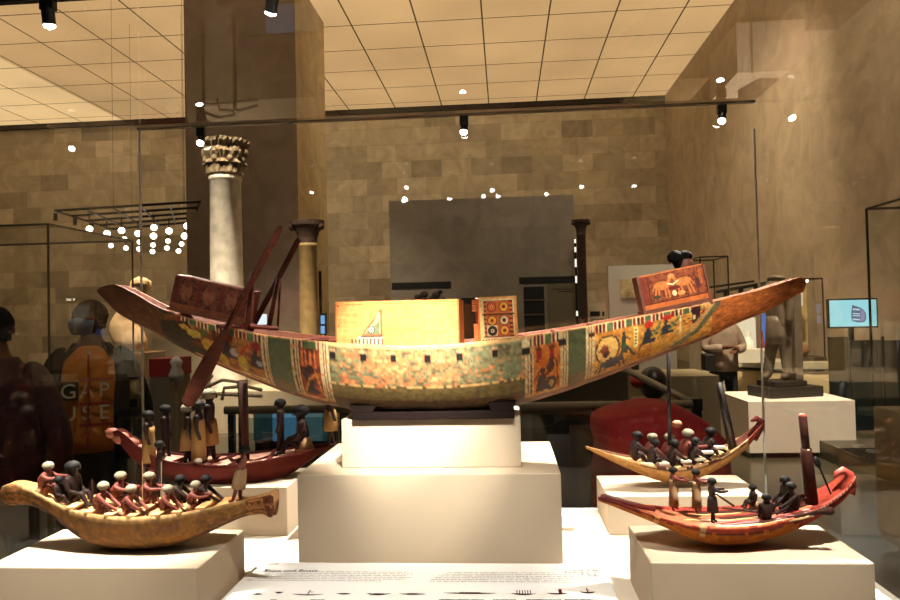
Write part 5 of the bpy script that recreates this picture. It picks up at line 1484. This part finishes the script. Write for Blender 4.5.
# goods on the counter
rr = random.Random(9)
def item(name, label, px, py0, py1, wpx, mat, cat, Y=11.9, rnd=False, hang=False):
    a = at(px-wpx/2, py0, Y); c = at(px+wpx/2, py1, Y); b = MB(); c.z = z_top + .001 if not hang else c.z
    if rnd: b.lathe([(.001, 0), ((c.x-a.x)*.5, .0), ((c.x-a.x)*.5, (a.z-c.z)*.6), ((c.x-a.x)*.2, (a.z-c.z)*.8), ((c.x-a.x)*.2, (a.z-c.z)), (.001, a.z-c.z)], n=16)
    else: b.box(-(c.x-a.x)/2, (c.x-a.x)/2, -.1, .1, 0, a.z-c.z, None, .008)
    o = b.build(name, mat, None, ((a.x+c.x)/2, Y, c.z)); tag(o, label, cat); return o
item('poster_stand', 'small blue poster stand left of the headless statue', 766, 314, 328, 6, emission('blue_lit', (.12, .25, .7), .8), 'poster', 11.6)  # lit look put into the poster's own material as emission
item('red_figure', 'small red and white bottle-like souvenir left of the headless statue', 762, 331, 345, 6, principled('souvenir_red', (170, 50, 40), .5), 'souvenir', 11.6, True)
item('pale_vase', 'pale rounded vase standing on the counter beside the visitor', 748, 331, 346, 13, principled('vase_white_glowing', (236, 226, 210), .4, emis=(255, 236, 205), estr=.25), 'vase', 11.6, True)  # emission puts a faint display glow into the vase itself
item('cream_box', 'cream lit box on the counter behind the visitor', 742, 318, 333, 24, emission('cream_lit', (1, .82, .55), .9), 'box', 12.6)  # brightness put into the box material as emission
item('white_tray', 'white tray along the counter edge beside the visitor', 746, 349, 353, 34, principled('tray_white', (240, 232, 214), .5), 'tray', 11.4)
# lit vitrine right of the statue
def vitrine(label, x0, y0, x1, y1, Y, dep, back=None, name='glass_vitrine', zfoot=0.0):
    a = at(x0, y0, Y); c = at(x1, y1, Y); X0 = (a.x+c.x)/2; hw = (c.x-a.x)/2
    t = thing(name, label, 'display case', (X0, Y, zfoot)); zb_, zt_ = c.z-zfoot, a.z-zfoot
    for (p, q) in (((-hw, 0, zb_), (-hw, 0, zt_)), ((hw, 0, zb_), (hw, 0, zt_)), ((-hw, 0, zt_), (hw, 0, zt_)), ((-hw, dep, zt_), (hw, dep, zt_)), ((-hw, 0, zt_), (-hw, dep, zt_)), ((hw, 0, zt_), (hw, dep, zt_)), ((-hw, dep, zb_), (-hw, dep, zt_)), ((hw, dep, zb_), (hw, dep, zt_))):
        b = MB(); b.tube([p, q], .012*Y/11, 6); b.build('frame_edge', M_FR, t)
    b = MB(); b.add([(-hw, 0, zb_), (hw, 0, zb_), (hw, 0, zt_), (-hw, 0, zt_)], [[0, 1, 2, 3]]); b.build('glass_front', M_GLASS, t)
    b = MB(); b.box(-hw-.02, hw+.02, -.02, dep+.02, 0.001, max(zb_-.001, .03)); b.build('base', back or M_CREAM, t)
    return t, hw, zb_, zt_
t, hw, zb_, zt_ = vitrine('lit glass vitrine with warm back wall to the right of the headless statue', 797, 279, 825, 357, 11.55, .7, principled('vitrine_foot', (66, 50, 36), .6), zfoot=z_top)
b = MB(); b.box(-hw, hw, .60, .62, zb_, zt_-.03); b.build('back_wall', principled('warm_back', (206, 176, 120), .7, 0, noise=.15, nscale=3, stretch=(6, 1, .5)), t)
b = MB(); b.tube([(-hw*.25, .3, zt_-.02), (hw*.5, .3, zt_-.02)], .02, 8); b.build('strip_lamp', emission('vit_strip', (1, .85, .55), 9), t)
b = MB(); b.box(-hw*.95, -hw*.35, .1, .5, zt_-.42, zt_-.12); b.build('lit_card', emission('lit_card', (1, .78, .5), .8), t)  # card glows by its own material, standing in for light on it
b = MB(); b.ell((-hw*.3, .25, zb_+.10), (.12, .10, .10)); b.build('round_pot', principled('pot_tan', (150, 110, 70), .7), t, smooth=True)
vitrine('empty glass vitrine behind the right-hand shrine of the painted boat', 700, 257, 730, 330, 12.0, .8, M_PALE)
t = thing('ceiling_bar', 'thin dark horizontal lamp bar above the bow of the painted boat', 'lamp', at(738, 288, 13.0))
b = MB(); q0 = at(716, 292, 13.0) - t.location; q1 = at(766, 283, 13.0) - t.location; b.tube([q0, q1], .03, 8); b.build('bar', M_BLACK, t)
b = MB(); b.tube([q0 + Vector((0, .6, .10)), q1 + Vector((0, .6, .06))], .02, 8); b.build('rear_bar', M_BLACK, t)
for s in (.2, .5, .8):
    c_ = q0.lerp(q1, s); b = MB(); b.tube([c_, c_ + Vector((0, 0, -.12))], .045, 8); b.build('lamp_head', M_BLACK, t)

# beige block behind the red cushion
flatbox('beige_counter', 'plain beige block between the red cushion and the visitor', 'counter', 643, 377, 722, 468, 6.4, .8, principled('beige_block', (150, 134, 104), .6, 0, noise=.06, nscale=3), zbot=0)
flatbox('beige_counter', 'low beige wall far behind the railing, left of the beige block', 'counter', 520, 365, 640, 400, 9.5, .5, principled('olive_block', (92, 84, 64), .6, 0, noise=.06, nscale=3), zbot=0)

# red padded seat and black seat in front of it
def cushion(name, label, pxl, pxr, pyt, pyb, Y, dep, mat, n=2.6):
    a = at(pxl, pyb, Y); c = at(pxr, pyt, Y); w = c.x-a.x; h = c.z; X0 = (a.x+c.x)/2
    def f(q): return 1.0
    t = thing(name, label, 'seat', (X0, Y+dep/2, 0))
    b = MB(); rs = []
    for i in range(15):
        s = i/14; z = h*s
        k = (1 - max(0, (s-.45)/.55)**n)**(1/n) if s > .45 else 1.0
        k = max(k, .04)
        rs.append([Vector((w/2*k*math.copysign(abs(math.cos(2*PI*q/32))**.7, math.cos(2*PI*q/32)) + (.02*math.sin(5*z*3)), dep/2*k*math.sin(2*PI*q/32), z)) for q in range(32)])
    b.rings(rs); b.build('padding', mat, t, smooth=True)
    b = MB(); zz = h*.45; b.tube([Vector((w/2*1.005*math.copysign(abs(math.cos(2*PI*q/32))**.7, math.cos(2*PI*q/32)), dep/2*1.005*math.sin(2*PI*q/32), zz)) for q in range(33)], .008, 6); b.build('piping', mat, t, smooth=True)
    return t
RY = 3.35
t = thing('padded_seat', 'big dark red padded seat behind the slender back right boat', 'seat', (at(668, 450, RY).x, RY+.3, 0)); X0 = t.location.x
b = MB(); rs = []
outl = [(597, 470), (598.5, 432), (604, 423), (622, 417), (643, 411.5), (660, 408), (678, 408.5), (698, 415), (718, 427), (733, 441), (741, 458), (743, 475)]
for i in range(31):
    px = lerp(597, 743, i/30); zt_ = at(px, interp(outl, px), RY).z; x = at(px, 440, RY).x - X0
    dd = .30*(1 - abs(2*i/30-1)**6)**.5 + .02
    rs.append([Vector((x, yy*dd, zz)) for yy, zz in ((-1, 0.02), (-1, zt_*.8), (-.93, zt_*.92), (-.75, zt_*.985), (-.3, zt_), (.3, zt_), (.75, zt_*.985), (.93, zt_*.92), (1, zt_*.8), (1, 0.02))])
M_REDF = principled('red_fabric', (150, 10, 20), .85, 0, noise=.15, nscale=6)
b.rings(rs); b.build('padding', M_REDF, t, smooth=True)
b = MB(); b.box(-.30, .30, -.22, .22, 0, .0195); b.build('seat_foot', M_BLACK, t)
SBY = 3.1
c_ = at(573, 450, SBY); zt_ = at(573, 422, SBY).z
t = thing('round_stool', 'black padded stool with a domed top left of the big red seat', 'stool', (c_.x, SBY+.1, 0))
b = MB(); b.lathe([(.001, zt_), (.05, zt_-.006), (.085, zt_-.035), (.10, zt_-.09), (.095, zt_-.16), (.085, zt_-.20), (.001, zt_-.201)], n=28); b.build('padded_top', principled('black_fabric', (8, 7, 9), .95, spec=.05), t, smooth=True)
b = MB(); b.lathe([(.001, 0), (.14, 0), (.14, .03), (.09, .06), (.085, zt_-.202), (.001, zt_-.2015)], n=28); b.build('stool_body', MATS['black_fabric'], t)

# carved head behind the right shrine
HYd = 3.3
HYd = MB_.C.y; p = at(682, 262, HYd); p_deck = MB_.zb + MB_.zr(MB_.X(682)) - .035
t = thing('carved_figure', 'small carved figure with bulging black hair rising above the right-hand shrine', 'figurine', (p.x, HYd, p_deck)); p.z -= p_deck; t.scale = (.66, .66, .66); p.z /= .66
M_HB = principled('head_black', (14, 11, 11), .9, 0, spec=.05, bump=.4, bscale=60); M_HF = principled('head_brown', (96, 54, 38), .6)
b = MB(); b.ell((.014, 0, p.z-.008), (.030, .034, .042), 16, 12, fn=lambda q: 1 + (.12 if (q.x > .8 and abs(q.z) < .3) else 0)); b.build('face', M_HF, t, smooth=True)
b = MB(); b.ell((-.030, 0, p.z+.022), (.036, .038, .030), 14, 10, fn=lambda q: 1+.05*math.sin(9*q.z)); b.ell((.014, 0, p.z+.026), (.032, .036, .026), 14, 10); b.ell((-.010, .01, p.z+.004), (.030, .038, .036), 14, 10); b.build('hair', M_HB, t, smooth=True)
b = MB(); b.lathe([(.040, 0), (.045, .02), (.036, p.z*.45), (.048, p.z*.68), (.020, p.z-.055), (.016, p.z-.04), (.001, p.z-.035)], n=20); b.build('torso', M_HF, t, smooth=True)

# ------------------------------------------------------------------ left background: vitrine, statue, hanging lamps
a = at(48, 224, 6.3); ff = at(135, 242, 7.8)
t = thing('wall_vitrine', 'large clear glass vitrine on a plinth behind the masked visitor', 'display case', (a.x - 1.3, 6.3, 0))
zt_ = a.z; zb_ = .85
for (p, q) in (((1.3, 0, zb_), (1.3, 0, zt_)), ((1.3, 0, zt_), (1.3, 1.5, zt_)), ((-1.3, 0, zt_), (1.3, 0, zt_)), ((1.3, 1.5, zb_), (1.3, 1.5, zt_)), ((-1.3, 1.5, zt_), (1.3, 1.5, zt_))):
    b = MB(); b.tube([p, q], .012, 6); b.build('frame_edge', M_FR, t)
b = MB(); b.add([(-1.3, 0, zb_), (1.3, 0, zb_), (1.3, 0, zt_), (-1.3, 0, zt_)], [[0, 1, 2, 3]]); b.build('glass_front', M_GLASS, t)
b = MB(); b.add([(1.3, 0, zb_), (1.3, 1.5, zb_), (1.3, 1.5, zt_), (1.3, 0, zt_)], [[0, 1, 2, 3]]); b.build('glass_side', M_GLASS, t)
b = MB(); b.add([(-1.3, 0, zt_), (1.3, 0, zt_), (1.3, 1.5, zt_), (-1.3, 1.5, zt_)], [[0, 1, 2, 3]]); b.build('glass_top', M_GLASS, t)
b = MB(); b.box(-1.3, 1.3, 0, 1.5, 0, zb_-.001); b.build('base', principled('vit_base', (60, 54, 48), .5), t)

SYb = 8.6
p0 = at(129, 400, SYb)
t = thing('stone_bust', 'sunlit-looking cream stone statue fragment behind the bow of the painted boat', 'statue', (p0.x, SYb, 0)); t['label'] = 'cream stone statue fragment on a brown pedestal behind the boat tip at left'
M_CRS = principled('cream_limestone', (236, 196, 150), .7, 0, noise=.2, nscale=6, bump=.5, bscale=12)
def L_(px, py): q = at(px, py, SYb); return Vector((q.x-p0.x, 0, q.z))
b = MB()
def blob2(c, rx, ry, rz_): b.ell(c, (rx, ry, rz_), 20, 14, fn=lambda q: 1 + .07*math.sin(5*q.x+3*q.z) + .05*math.sin(9*q.z+4*q.y))
px_ = SYb/FPX
rs = []
for (x, y, w_, d_) in ((131, 350, 16, 14), (130, 340, 17, 15), (126, 330, 17, 14), (123, 322, 12, 12), (124, 315, 9, 10), (132, 306, 10, 9), (139, 296, 8, 9), (141, 288, 11, 10), (141, 281, 10, 9), (140, 278, 5, 5)):
    c = L_(x, y); rs.append([c + Vector((w_*px_*math.cos(2*PI*q/24)*(1+.06*math.sin(3*q)), d_*px_*math.sin(2*PI*q/24), 0)) for q in range(24)])
b.rings(rs); b.build('torso', M_CRS, t, smooth=True)
b = MB(); blob2(L_(143, 283) + Vector((0, -.05, 0)), 9*px_, 8*px_, 6*px_); b.build('headdress', M_CRS, t, smooth=True)
b = MB(); c0, c1 = L_(128, 344), L_(156, 344)
b.box(c0.x, c1.x, -.25, .25, 0, c0.z-.1, None, .01); b.build('pedestal', principled('brown_pedestal', (110, 80, 50), .6), t)

# chandelier: a hanging metal grid with round bulbs
CZf = EYE + 2.28; CZb = EYE + 2.0
crn = [atz(55, 210.5, CZf), atz(196, 201.5, CZf), atz(205, 236, CZf), atz(118, 232, CZf)]
cc = sum(crn, Vector())/4
t = thing('grid_chandelier', 'black hanging grid chandelier with rows of round glowing bulbs at the left', 'chandelier', (cc.x, cc.y, CZb))
crn = [atz(55, 210.5, CZf), atz(200, 201.5, CZf), atz(192, 222, CZf) , atz(112, 229, CZf)]
def bil(u_, v_): return (crn[0].lerp(crn[1], u_)).lerp(crn[3].lerp(crn[2], u_), v_) - t.location
for i in range(5):
    b = MB(); b.tube([bil(0, i/4), bil(1, i/4)], .028, 6); b.build('grid_bar', M_BLACK, t)
for i in range(6):
    b = MB(); b.tube([bil(i/5, 0), bil(i/5, 1)], .022, 6); b.build('grid_bar', M_BLACK, t)
for (u_, v_) in ((.36, .2), (.9, .2), (.3, .9), (.9, .9)):
    q = bil(u_, v_); b = MB(); b.tube([q, Vector((q.x, q.y, CEIL_Z - CZb))], .004, 6); b.build('suspension_cable', M_BLACK, t)
M_BULB = emission('bulb_glow', (1.0, .86, .66), 7.0)
bulbs = [(89.5, 229), (107, 233.5), (121.5, 230.5), (138, 233.5), (124.5, 239), (154, 227.5), (153.5, 236), (153, 245), (152.5, 251.5), (169, 231), (168, 241), (167, 248), (187, 226), (184.5, 236), (181.5, 244), (178.5, 251), (139.5, 242), (139, 249), (111, 245.5), (126, 248)]
for (x, y) in bulbs:
    q = atz(x, y, CZb); r_ = 2.9*q.y/FPX*(.85 if y > 238 else 1.15)
    g = bpy.data.objects.new('bulb', None)
    b = MB(); b.ell(q - t.location, (r_, r_, r_), 14, 10); bo = b.build('bulb', M_BULB, t, smooth=True)
    b = MB(); b.tube([q - t.location + Vector((0, 0, r_*.9)), q - t.location + Vector((0, 0, CZf-CZb))], .015, 6); b.build('bulb_stem', M_BLACK, bo)
for (x, y) in ((55.5, 216), (75, 220.5), (92, 224)):
    q = atz(x, y, CZf) - t.location; b = MB(); b.tube([q + Vector((0, 0, .06)), q + Vector((0, 0, -.10))], .04, 8); b.build('lamp_socket', M_BLACK, t)

# clutter behind the stern: red box, white cloth figure, railing pieces
flatbox('red_box', 'dark red box on a stand behind the tan boat stern', 'box', 149, 359, 172, 377, 6.2, .4, principled('dull_red', (150, 30, 30), .6), zbot=at(150, 377, 6.2).z - .0)
bpy.data.objects['red_box'].name = 'red_box'
flatbox('box_stand', 'grey stand carrying the dark red box', 'stand', 150, 377.5, 171, 420, 6.2, .4, principled('stand_grey', (120, 108, 92), .6), zbot=0)
t = thing('white_figurine', 'small white draped figurine on a thin pole under the stern of the painted boat', 'figurine', (at(176, 366, 5.8).x, 5.8, 0)); X0 = t.location.x
q = at(176, 370, 5.8); b = MB(); b.lathe([(.001, -.10), (.045, -.09), (.06, -.04), (.035, .03), (.05, .07), (.02, .11), (.001, .12)], (0, 0, q.z), 18, wob=lambda a, z: .12*math.sin(5*a)); b.build('draped_body', principled('white_drape', (214, 206, 206), .6), t, smooth=True)
b = MB(); b.tube([(0, 0, 0), (0, 0, q.z-.10)], .014, 8); b.build('pole', M_STEEL, t)
t = thing('white_railing', 'row of pale curved chair backs beyond the stern of the painted boat', 'chair', (at(215, 395, 7.0).x, 7.0, 0)); X0 = t.location.x
t.name = 'curved_rack'; t['label'] = 'pale metal rack of curved bars beneath the stern of the painted boat'; t['category'] = 'rack'
M_WR = principled('rack_white', (214, 200, 180), .5)
for (pts_) in (((205, 388), (222, 380), (238, 382), (240, 396)), ((222, 400), (224, 388), (245, 386), (262, 390)), ((195, 372), (206, 368), (212, 376), (204, 386)), ((200, 398), (216, 394), (240, 395), (262, 396))):
    P = [at(x, y, 7.0) - Vector((X0, 7.0, 0)) for x, y in pts_]; b = MB(); b.tube(P, .018, 8); b.build('curved_bar', M_WR, t, smooth=True)
for x in (208, 240):
    p1_ = at(x, 392, 7.0) - Vector((X0, 7.0, 0)); b = MB(); b.tube([(p1_.x, 0, 0), p1_], .02, 8); b.build('rack_leg', M_BLACK, t)

# ------------------------------------------------------------------ visitors
M_HAIR = principled('black_hair', (14, 11, 10), .85, 0, spec=.1, bump=.4, bscale=80)
M_FLESH = principled('skin_brown', (104, 66, 46), .7, spec=.2)
M_NAVY = principled('jacket_dark', (14, 15, 20), .9, spec=.1)
M_TROUS = principled('trousers_dark', (16, 18, 24), .8)
M_MASK = principled('mask_blue', (120, 136, 160), .7)
def head_mb(c, h, yaw):
    """human head, height h, facing -y before yaw"""
    b = MB(); Mr = Matrix.Rotation(yaw, 3, 'Z')
    nu, nv = 28, 22; rs = []
    for i in range(nv+1):
        tt = PI*(.02 + .96*i/nv); ring = []
        for j in range(nu):
            a = 2*PI*j/nu; q = Vector((math.sin(tt)*math.sin(a), -math.sin(tt)*math.cos(a), -math.cos(tt)))
            x, y, z = q.x*.355, q.y*.44, q.z*.5
            if z < 0: x *= 1 - .32*(-z/.5)**1.5; y = y*(1-.25*(-z/.5)) if y > 0 else y*(1-.02*(-z/.5))
            f = math.exp(-(q.x/.18)**2) if q.y < 0 else 0
            y -= .085*f*math.exp(-((z+.03)/.09)**2)              # nose
            y += .035*(math.exp(-((abs(x)-.14)/.07)**2)*math.exp(-((z-.03)/.05)**2) if q.y < 0 else 0)   # eye sockets
            y -= .03*f*math.exp(-((z+.24)/.05)**2)               # lips
            y -= .03*math.exp(-(q.x/.3)**2)*math.exp(-((z+.42)/.06)**2) if q.y < 0 else 0
            ring.append(c + Mr @ Vector((x*h, y*h, z*h)))
        rs.append(ring)
    b.rings(rs)
    for s in (-1, 1): b.ell(c + Mr @ Vector((s*.36*h, .03*h, -.02*h)), (.03*h, .06*h, .11*h), 8, 8)
    return b, Mr
def hand_chain(J, Bn, wrist, d, side):
    """palm and five fingers as chains rooted in the palm; returns nothing"""
    d = d.normalized(); up = Vector((0, 0, 1)); s = d.cross(up).normalized()*side
    if s.length < .5: s = Vector((side, 0, 0))
    wi = len(J); J.append((wrist, .026)); palm = len(J); J.append((wrist + d*.05, (.036, .020))); Bn.append((wi, palm))
    for k, (o_, ln) in enumerate(((-.028, .070), (-.010, .080), (.010, .076), (.028, .060))):
        a1 = len(J); J.append((wrist + d*.085 + s*o_, .0105)); a2 = len(J); J.append((wrist + d*(.085+ln*.55) + s*o_ - up*.008, .0095)); a3 = len(J); J.append((wrist + d*(.085+ln*.9) + s*o_ - up*.026, .008))
        Bn += [(palm, a1), (a1, a2), (a2, a3)]
    t1 = len(J); J.append((wrist + d*.045 - s*.045, .012)); t2 = len(J); J.append((wrist + d*.080 - s*.060, .010)); Bn += [(palm, t1), (t1, t2)]
    return wi
def person(label, loc, rz, H, head_yaw, arms, jacket, shirt, trousers, open_front=False, hair=M_HAIR, flesh=M_FLESH, long_hair=False):
    t = thing('person', label, 'person', loc, rz); k = H/1.75
    V = lambda x, y, z: Vector((x, y, z))*k
    J = [(V(0, 0, .95), (.15*k, .11*k)), (V(0, 0, 1.10), (.135*k, .10*k)), (V(0, .01, 1.30), (.16*k, .11*k)), (V(0, .015, 1.43), (.10*k, .08*k)), (V(0, 0, 1.51), .055*k), (V(0, -.005, 1.60), .06*k)]
    Bn = [(0, 1), (1, 2), (2, 3), (3, 4), (4, 5)]
    AR = {}
    for s in (-1, 1):
        n0 = len(J)
        J += [(V(s*.10, 0, .88), .085*k), (V(s*.11, -.01, .50), .058*k), (V(s*.115, .02, .10), .040*k), (V(s*.12, -.10, .035), .034*k), (V(s*.12, -.16, .03), .028*k)]
        Bn += [(0, n0), (n0, n0+1), (n0+1, n0+2), (n0+2, n0+3), (n0+3, n0+4)]
        n1_ = len(J); el, wr = arms[0 if s < 0 else 1]
        J += [(V(s*.19, .015, 1.40), .058*k), (V(*el), .042*k)]
        Bn += [(3, n1_), (n1_, n1_+1)]
        w_ = V(*wr); d = (w_ - V(*el))
        hi = hand_chain(J, Bn, w_, d, s); Bn.append((n1_+1, hi)); AR[s] = (V(s*.19, .015, 1.40), V(*el), w_)
    me = skin_mesh('body', J, Bn, 2)
    hb_, Mr = head_mb(V(0, -.02, 1.635), .205*k, head_yaw)
    me = join_into(me, hb_); me.materials.append(flesh); link('body', me, t, None, True)
    hc = V(0, -.02, 1.635); h = .205*k
    b = MB(); rs = []
    for i in range(11):
        tt = PI/2*(1 - i/10)   # from brow level up
        zz = .06 + .47*math.sin(PI/2*i/10); rr_ = math.cos(PI/2*i/10*.98)
        rs.append([hc + Mr @ Vector((.385*h*rr_*math.sin(2*PI*q/28), (-.47*h*rr_*math.cos(2*PI*q/28)) if math.cos(2*PI*q/28) < 0 else -.445*h*rr_*math.cos(2*PI*q/28), (zz + (.12 if i == 0 and math.cos(2*PI*q/28) > .2 else 0))*h)) for q in range(28)])
    b.rings(rs); hr = b.build('hair', hair, t, smooth=True)
    b = MB(); rs = []
    zlow = -.9 if long_hair else -.28
    for i in range(6):
        z = lerp(.12, zlow, i/5); rs.append([hc + Mr @ Vector((.39*h*(1 - .06*i)*math.sin(a_), -.47*h*(1-.05*i)*math.cos(a_)+.02*h, z*h)) for a_ in [lerp(PI*.56, PI*1.44, q/12) for q in range(13)]] + [hc + Mr @ Vector((.33*h*math.sin(a_), -.38*h*math.cos(a_)+.02*h, z*h)) for a_ in [lerp(PI*1.44, PI*.56, q/12) for q in range(13)]])
    b.rings(rs); b.build('back_hair', hair, t, smooth=True)
    e = MB()
    for s in (-1, 1): e.ell(hc + Mr @ Vector((s*.14*h, -.375*h, .03*h)), (.035*h, .03*h, .022*h), 8, 6)
    e.build('eyes', principled('eye_dark', (30, 22, 20), .3), t, smooth=True)
    # trousers
    JJ = [(V(0, 0, .98), (.16*k, .12*k)), (V(0, 0, .90), (.165*k, .125*k))]; BB = [(0, 1)]
    for s in (-1, 1):
        n0 = len(JJ); JJ += [(V(s*.10, 0, .82), .10*k), (V(s*.115, -.01, .48), .075*k), (V(s*.12, .02, .10), .062*k)]; BB += [(1, n0), (n0, n0+1), (n0+1, n0+2)]
    me = skin_mesh('trousers', JJ, BB, 2); me.materials.append(trousers); link('trousers', me, t, None, True)
    sh = MB(); 
    for (x, s) in ((-.12, -1), (.12, 1)): sh.ell(V(x, -.06, .04), (.05*k, .14*k, .045*k), 14, 8)
    for s_i, (x) in enumerate((-.12, .12)):
        q = MB(); q.ell(V(x, -.06, .045), (.052*k, .145*k, .045*k), 14, 8); q.build('shoe', M_BLACK, t, smooth=True)
    # shirt torso
    def torso(name, mat, prof, a0=0.0, a1=2*PI, th=None):
        b = MB(); rs = []; full = (a1-a0) > 6.2; n = 36
        for (z, rx, ry) in prof:
            c = V(0, .01, z)
            if full: rs.append([c + V(rx*math.sin(2*PI*q/n), -ry*math.cos(2*PI*q/n), 0) for q in range(n)])
            else:
                o1 = [c + V(rx*math.sin(a_), -ry*math.cos(a_), 0) for a_ in [lerp(a0, a1, q/n) for q in range(n+1)]]
                i1 = [c + V((rx-.012)*math.sin(a_), -(ry-.012)*math.cos(a_), 0) for a_ in [lerp(a1, a0, q/n) for q in range(n+1)]]
                rs.append(o1 + i1)
        b.rings(rs); return b.build(name, mat, t, smooth=True)
    so = torso('shirt', shirt, [(.90, .178, .140), (1.0, .174, .136), (1.15, .174, .135), (1.30, .186, .140), (1.40, .170, .122), (1.46, .105, .088), (1.485, .072, .070)])
    if jacket:
        pr = [(.84, .205, .165), (1.0, .200, .160), (1.15, .200, .158), (1.30, .215, .160), (1.40, .205, .140), (1.455, .13, .105), (1.50, .095, .09)]
        if open_front: torso('jacket', jacket, pr, R(42), R(318))
        else: torso('jacket', jacket, pr)
    for s in (-1, 1):
        a, el, w_ = AR[s]
        a = a - Vector((s*.03*k, 0, 0))
        me = skin_mesh('sleeve', [(a - Vector((s*.07*k, 0, -.01)), .10*k), (a, .098*k), (el, .068*k), (el.lerp(w_, .9), .054*k)], [(0, 1), (1, 2), (2, 3)], 2); me.materials.append(jacket or shirt); link('sleeve', me, t, None, True)
    return t, so, k, Mr, hc, h

ARM_DOWN = (((-.26, .03, 1.12), (-.27, -.05, .86)), ((.26, .03, 1.12), (.27, -.05, .86)))
ARM_FOLD = (((-.27, -.02, 1.13), (-.06, -.22, 1.16)), ((.27, -.02, 1.13), (.06, -.24, 1.12)))
M_MUST = principled('mustard_shirt', (196, 118, 22), .8, 0, noise=.12, nscale=6)
my = 3.6
pm = at(91, 330, my); top = at(88, 300, my).z
t, so, k, Mr, hc, h = person('man in a blue face mask, mustard lettered T-shirt and open black jacket, looking left', (pm.x, my, 0), R(22), top*1.005, R(-60), ARM_DOWN, M_NAVY, M_MUST, M_TROUS, True)
b = MB(); rs = []
for (z, w_, d_) in ((.02, .30, .50), (-.08, .37, .565), (-.22, .33, .56), (-.38, .25, .50), (-.44, .15, .44)):
    rs.append([hc + Mr @ Vector((w_*h*math.sin(a_), -d_*h*math.cos(a_), z*h)) for a_ in [lerp(-R(85), R(85), q/16) for q in range(17)]] + [hc + Mr @ Vector(((w_-.03)*h*math.sin(a_), -(d_-.04)*h*math.cos(a_), z*h)) for a_ in [lerp(R(85), -R(85), q/16) for q in range(17)]])
b.rings(rs); b.build('face_mask', M_MASK, t, smooth=True)
# lettering on the shirt
M_LET = principled('letter_cream', (200, 190, 160), .8); M_LETR = principled('letter_red', (150, 36, 20), .8); M_LETB = principled('letter_block', (24, 34, 20), .8)
def on_shirt(me_or_mb, name, mat, x, z, y=-.152):
    if isinstance(me_or_mb, MB): o = me_or_mb.build(name, mat, so)
    else: o = link(name, me_or_mb, so); o.data.materials.clear(); o.data.materials.append(mat)
    o.location = (x*k, y*k, z*k); o.rotation_euler = (R(90), 0, 0); return o
b = MB(); b.box(-.055, .04, -.04, .055, -.001, .001); on_shirt(b, 'letter_block', M_LETB, -.085, 1.235, -.140)
on_shirt(text_mesh('G', .105, .002, 'CENTER'), 'letter', M_LET, -.09, 1.205, -.147)
on_shirt(text_mesh('A', .105, .002, 'CENTER'), 'letter', M_LET, .0, 1.205)
on_shirt(text_mesh('P', .105, .002, 'CENTER'), 'letter', M_LET, .085, 1.205, -.147)
on_shirt(text_mesh('U', .105, .002, 'CENTER'), 'letter', M_LET, -.09, 1.085, -.147)
on_shirt(text_mesh('S', .105, .002, 'CENTER'), 'letter', M_LET, .0, 1.085)
on_shirt(text_mesh('E', .105, .002, 'CENTER'), 'letter', M_LET, .085, 1.085, -.147)
for z in (1.30, 1.17, 1.055):
    b = MB(); b.box(-.035, .125, -.008, .008, -.001, .001); on_shirt(b, 'red_stripe', M_LETR, 0, z, -.147)
for xx in (.015,):
    a_ = V0 = Vector((xx*k, -.165*k, 1.44*k)); b = MB(); b.tube([a_, Vector((xx*k-.005, -.172*k, 1.2*k)), Vector((xx*k-.01, -.165*k, .93*k))], .006, 6); b.build('drawstring', M_LETR, t)
    b = MB(); b.tube([a_ + Vector((0, 0, .0)), a_ + Vector((.002, 0, .028))], .007, 6); b.build('string_tip', M_LET, t)

ly = 2.88
pl = at(-5, 330, ly); top = at(2, 308, ly).z
t2, so2, k2, _, _, _ = person('person with black hair in a dark maroon jacket seen from behind at the left edge', (pl.x, ly, 0), R(210), top*1.01, R(0), ARM_DOWN, principled('maroon_jacket', (52, 10, 14), .85), principled('shirt_dark', (20, 14, 16), .8), M_TROUS)
for s in (-1, 1):
    b = MB(); b.box(s*.19*k2-.012, s*.19*k2+.012, -.03, .03, .10, .86*k2); b.build('trouser_stripe', principled('stripe_grey', (150, 140, 126), .7), t2)

wy = 8.8
pw = at(722, 330, wy); top = 1.60
t3, so3, k3, _, _, _ = person('visitor in a grey coat with folded arms standing under the painted bow', (pw.x, wy, 0), R(10), max(1.5, top), R(30), ARM_FOLD, principled('grey_coat', (150, 128, 112), .8, 0, noise=.2, nscale=10), principled('grey_shirt', (90, 80, 76), .8), M_TROUS, False, long_hair=True)
b = MB(); b.box(-.30*k3, -.16*k3, -.20, -.04, .86*k3, 1.08*k3, None, .02); ob = b.build('shoulder_bag', M_BLACK, None, t3.location); tag(ob, 'black shoulder bag hanging at the hip of the visitor in the grey coat', 'bag')
by = 5.2
pb_ = at(653, 385, by)
t4 = thing('backpack', 'black backpack with a red front pocket left of the beige block', 'backpack', (pb_.x, by, 0))
q0, q1 = at(640, 400, by), at(667, 366, by)
b = MB(); b.ell((0, 0, (q0.z+q1.z)/2), ((q1.x-q0.x)/2, .14, (q1.z-q0.z)/2), 18, 12); b.build('bag_body', M_BLACK, t4, smooth=True)
b = MB(); b.ell((-.12, -.05, (q0.z+q1.z)/2 + .02), (.05, .07, .05), 14, 10); b.build('red_pocket', principled('bright_red', (190, 30, 24), .7), t4, smooth=True)
b = MB(); b.box(-.16, .10, -.14, .14, 0, q0.z+.01, None, .02); b.build('trolley', M_BLACK, t4)
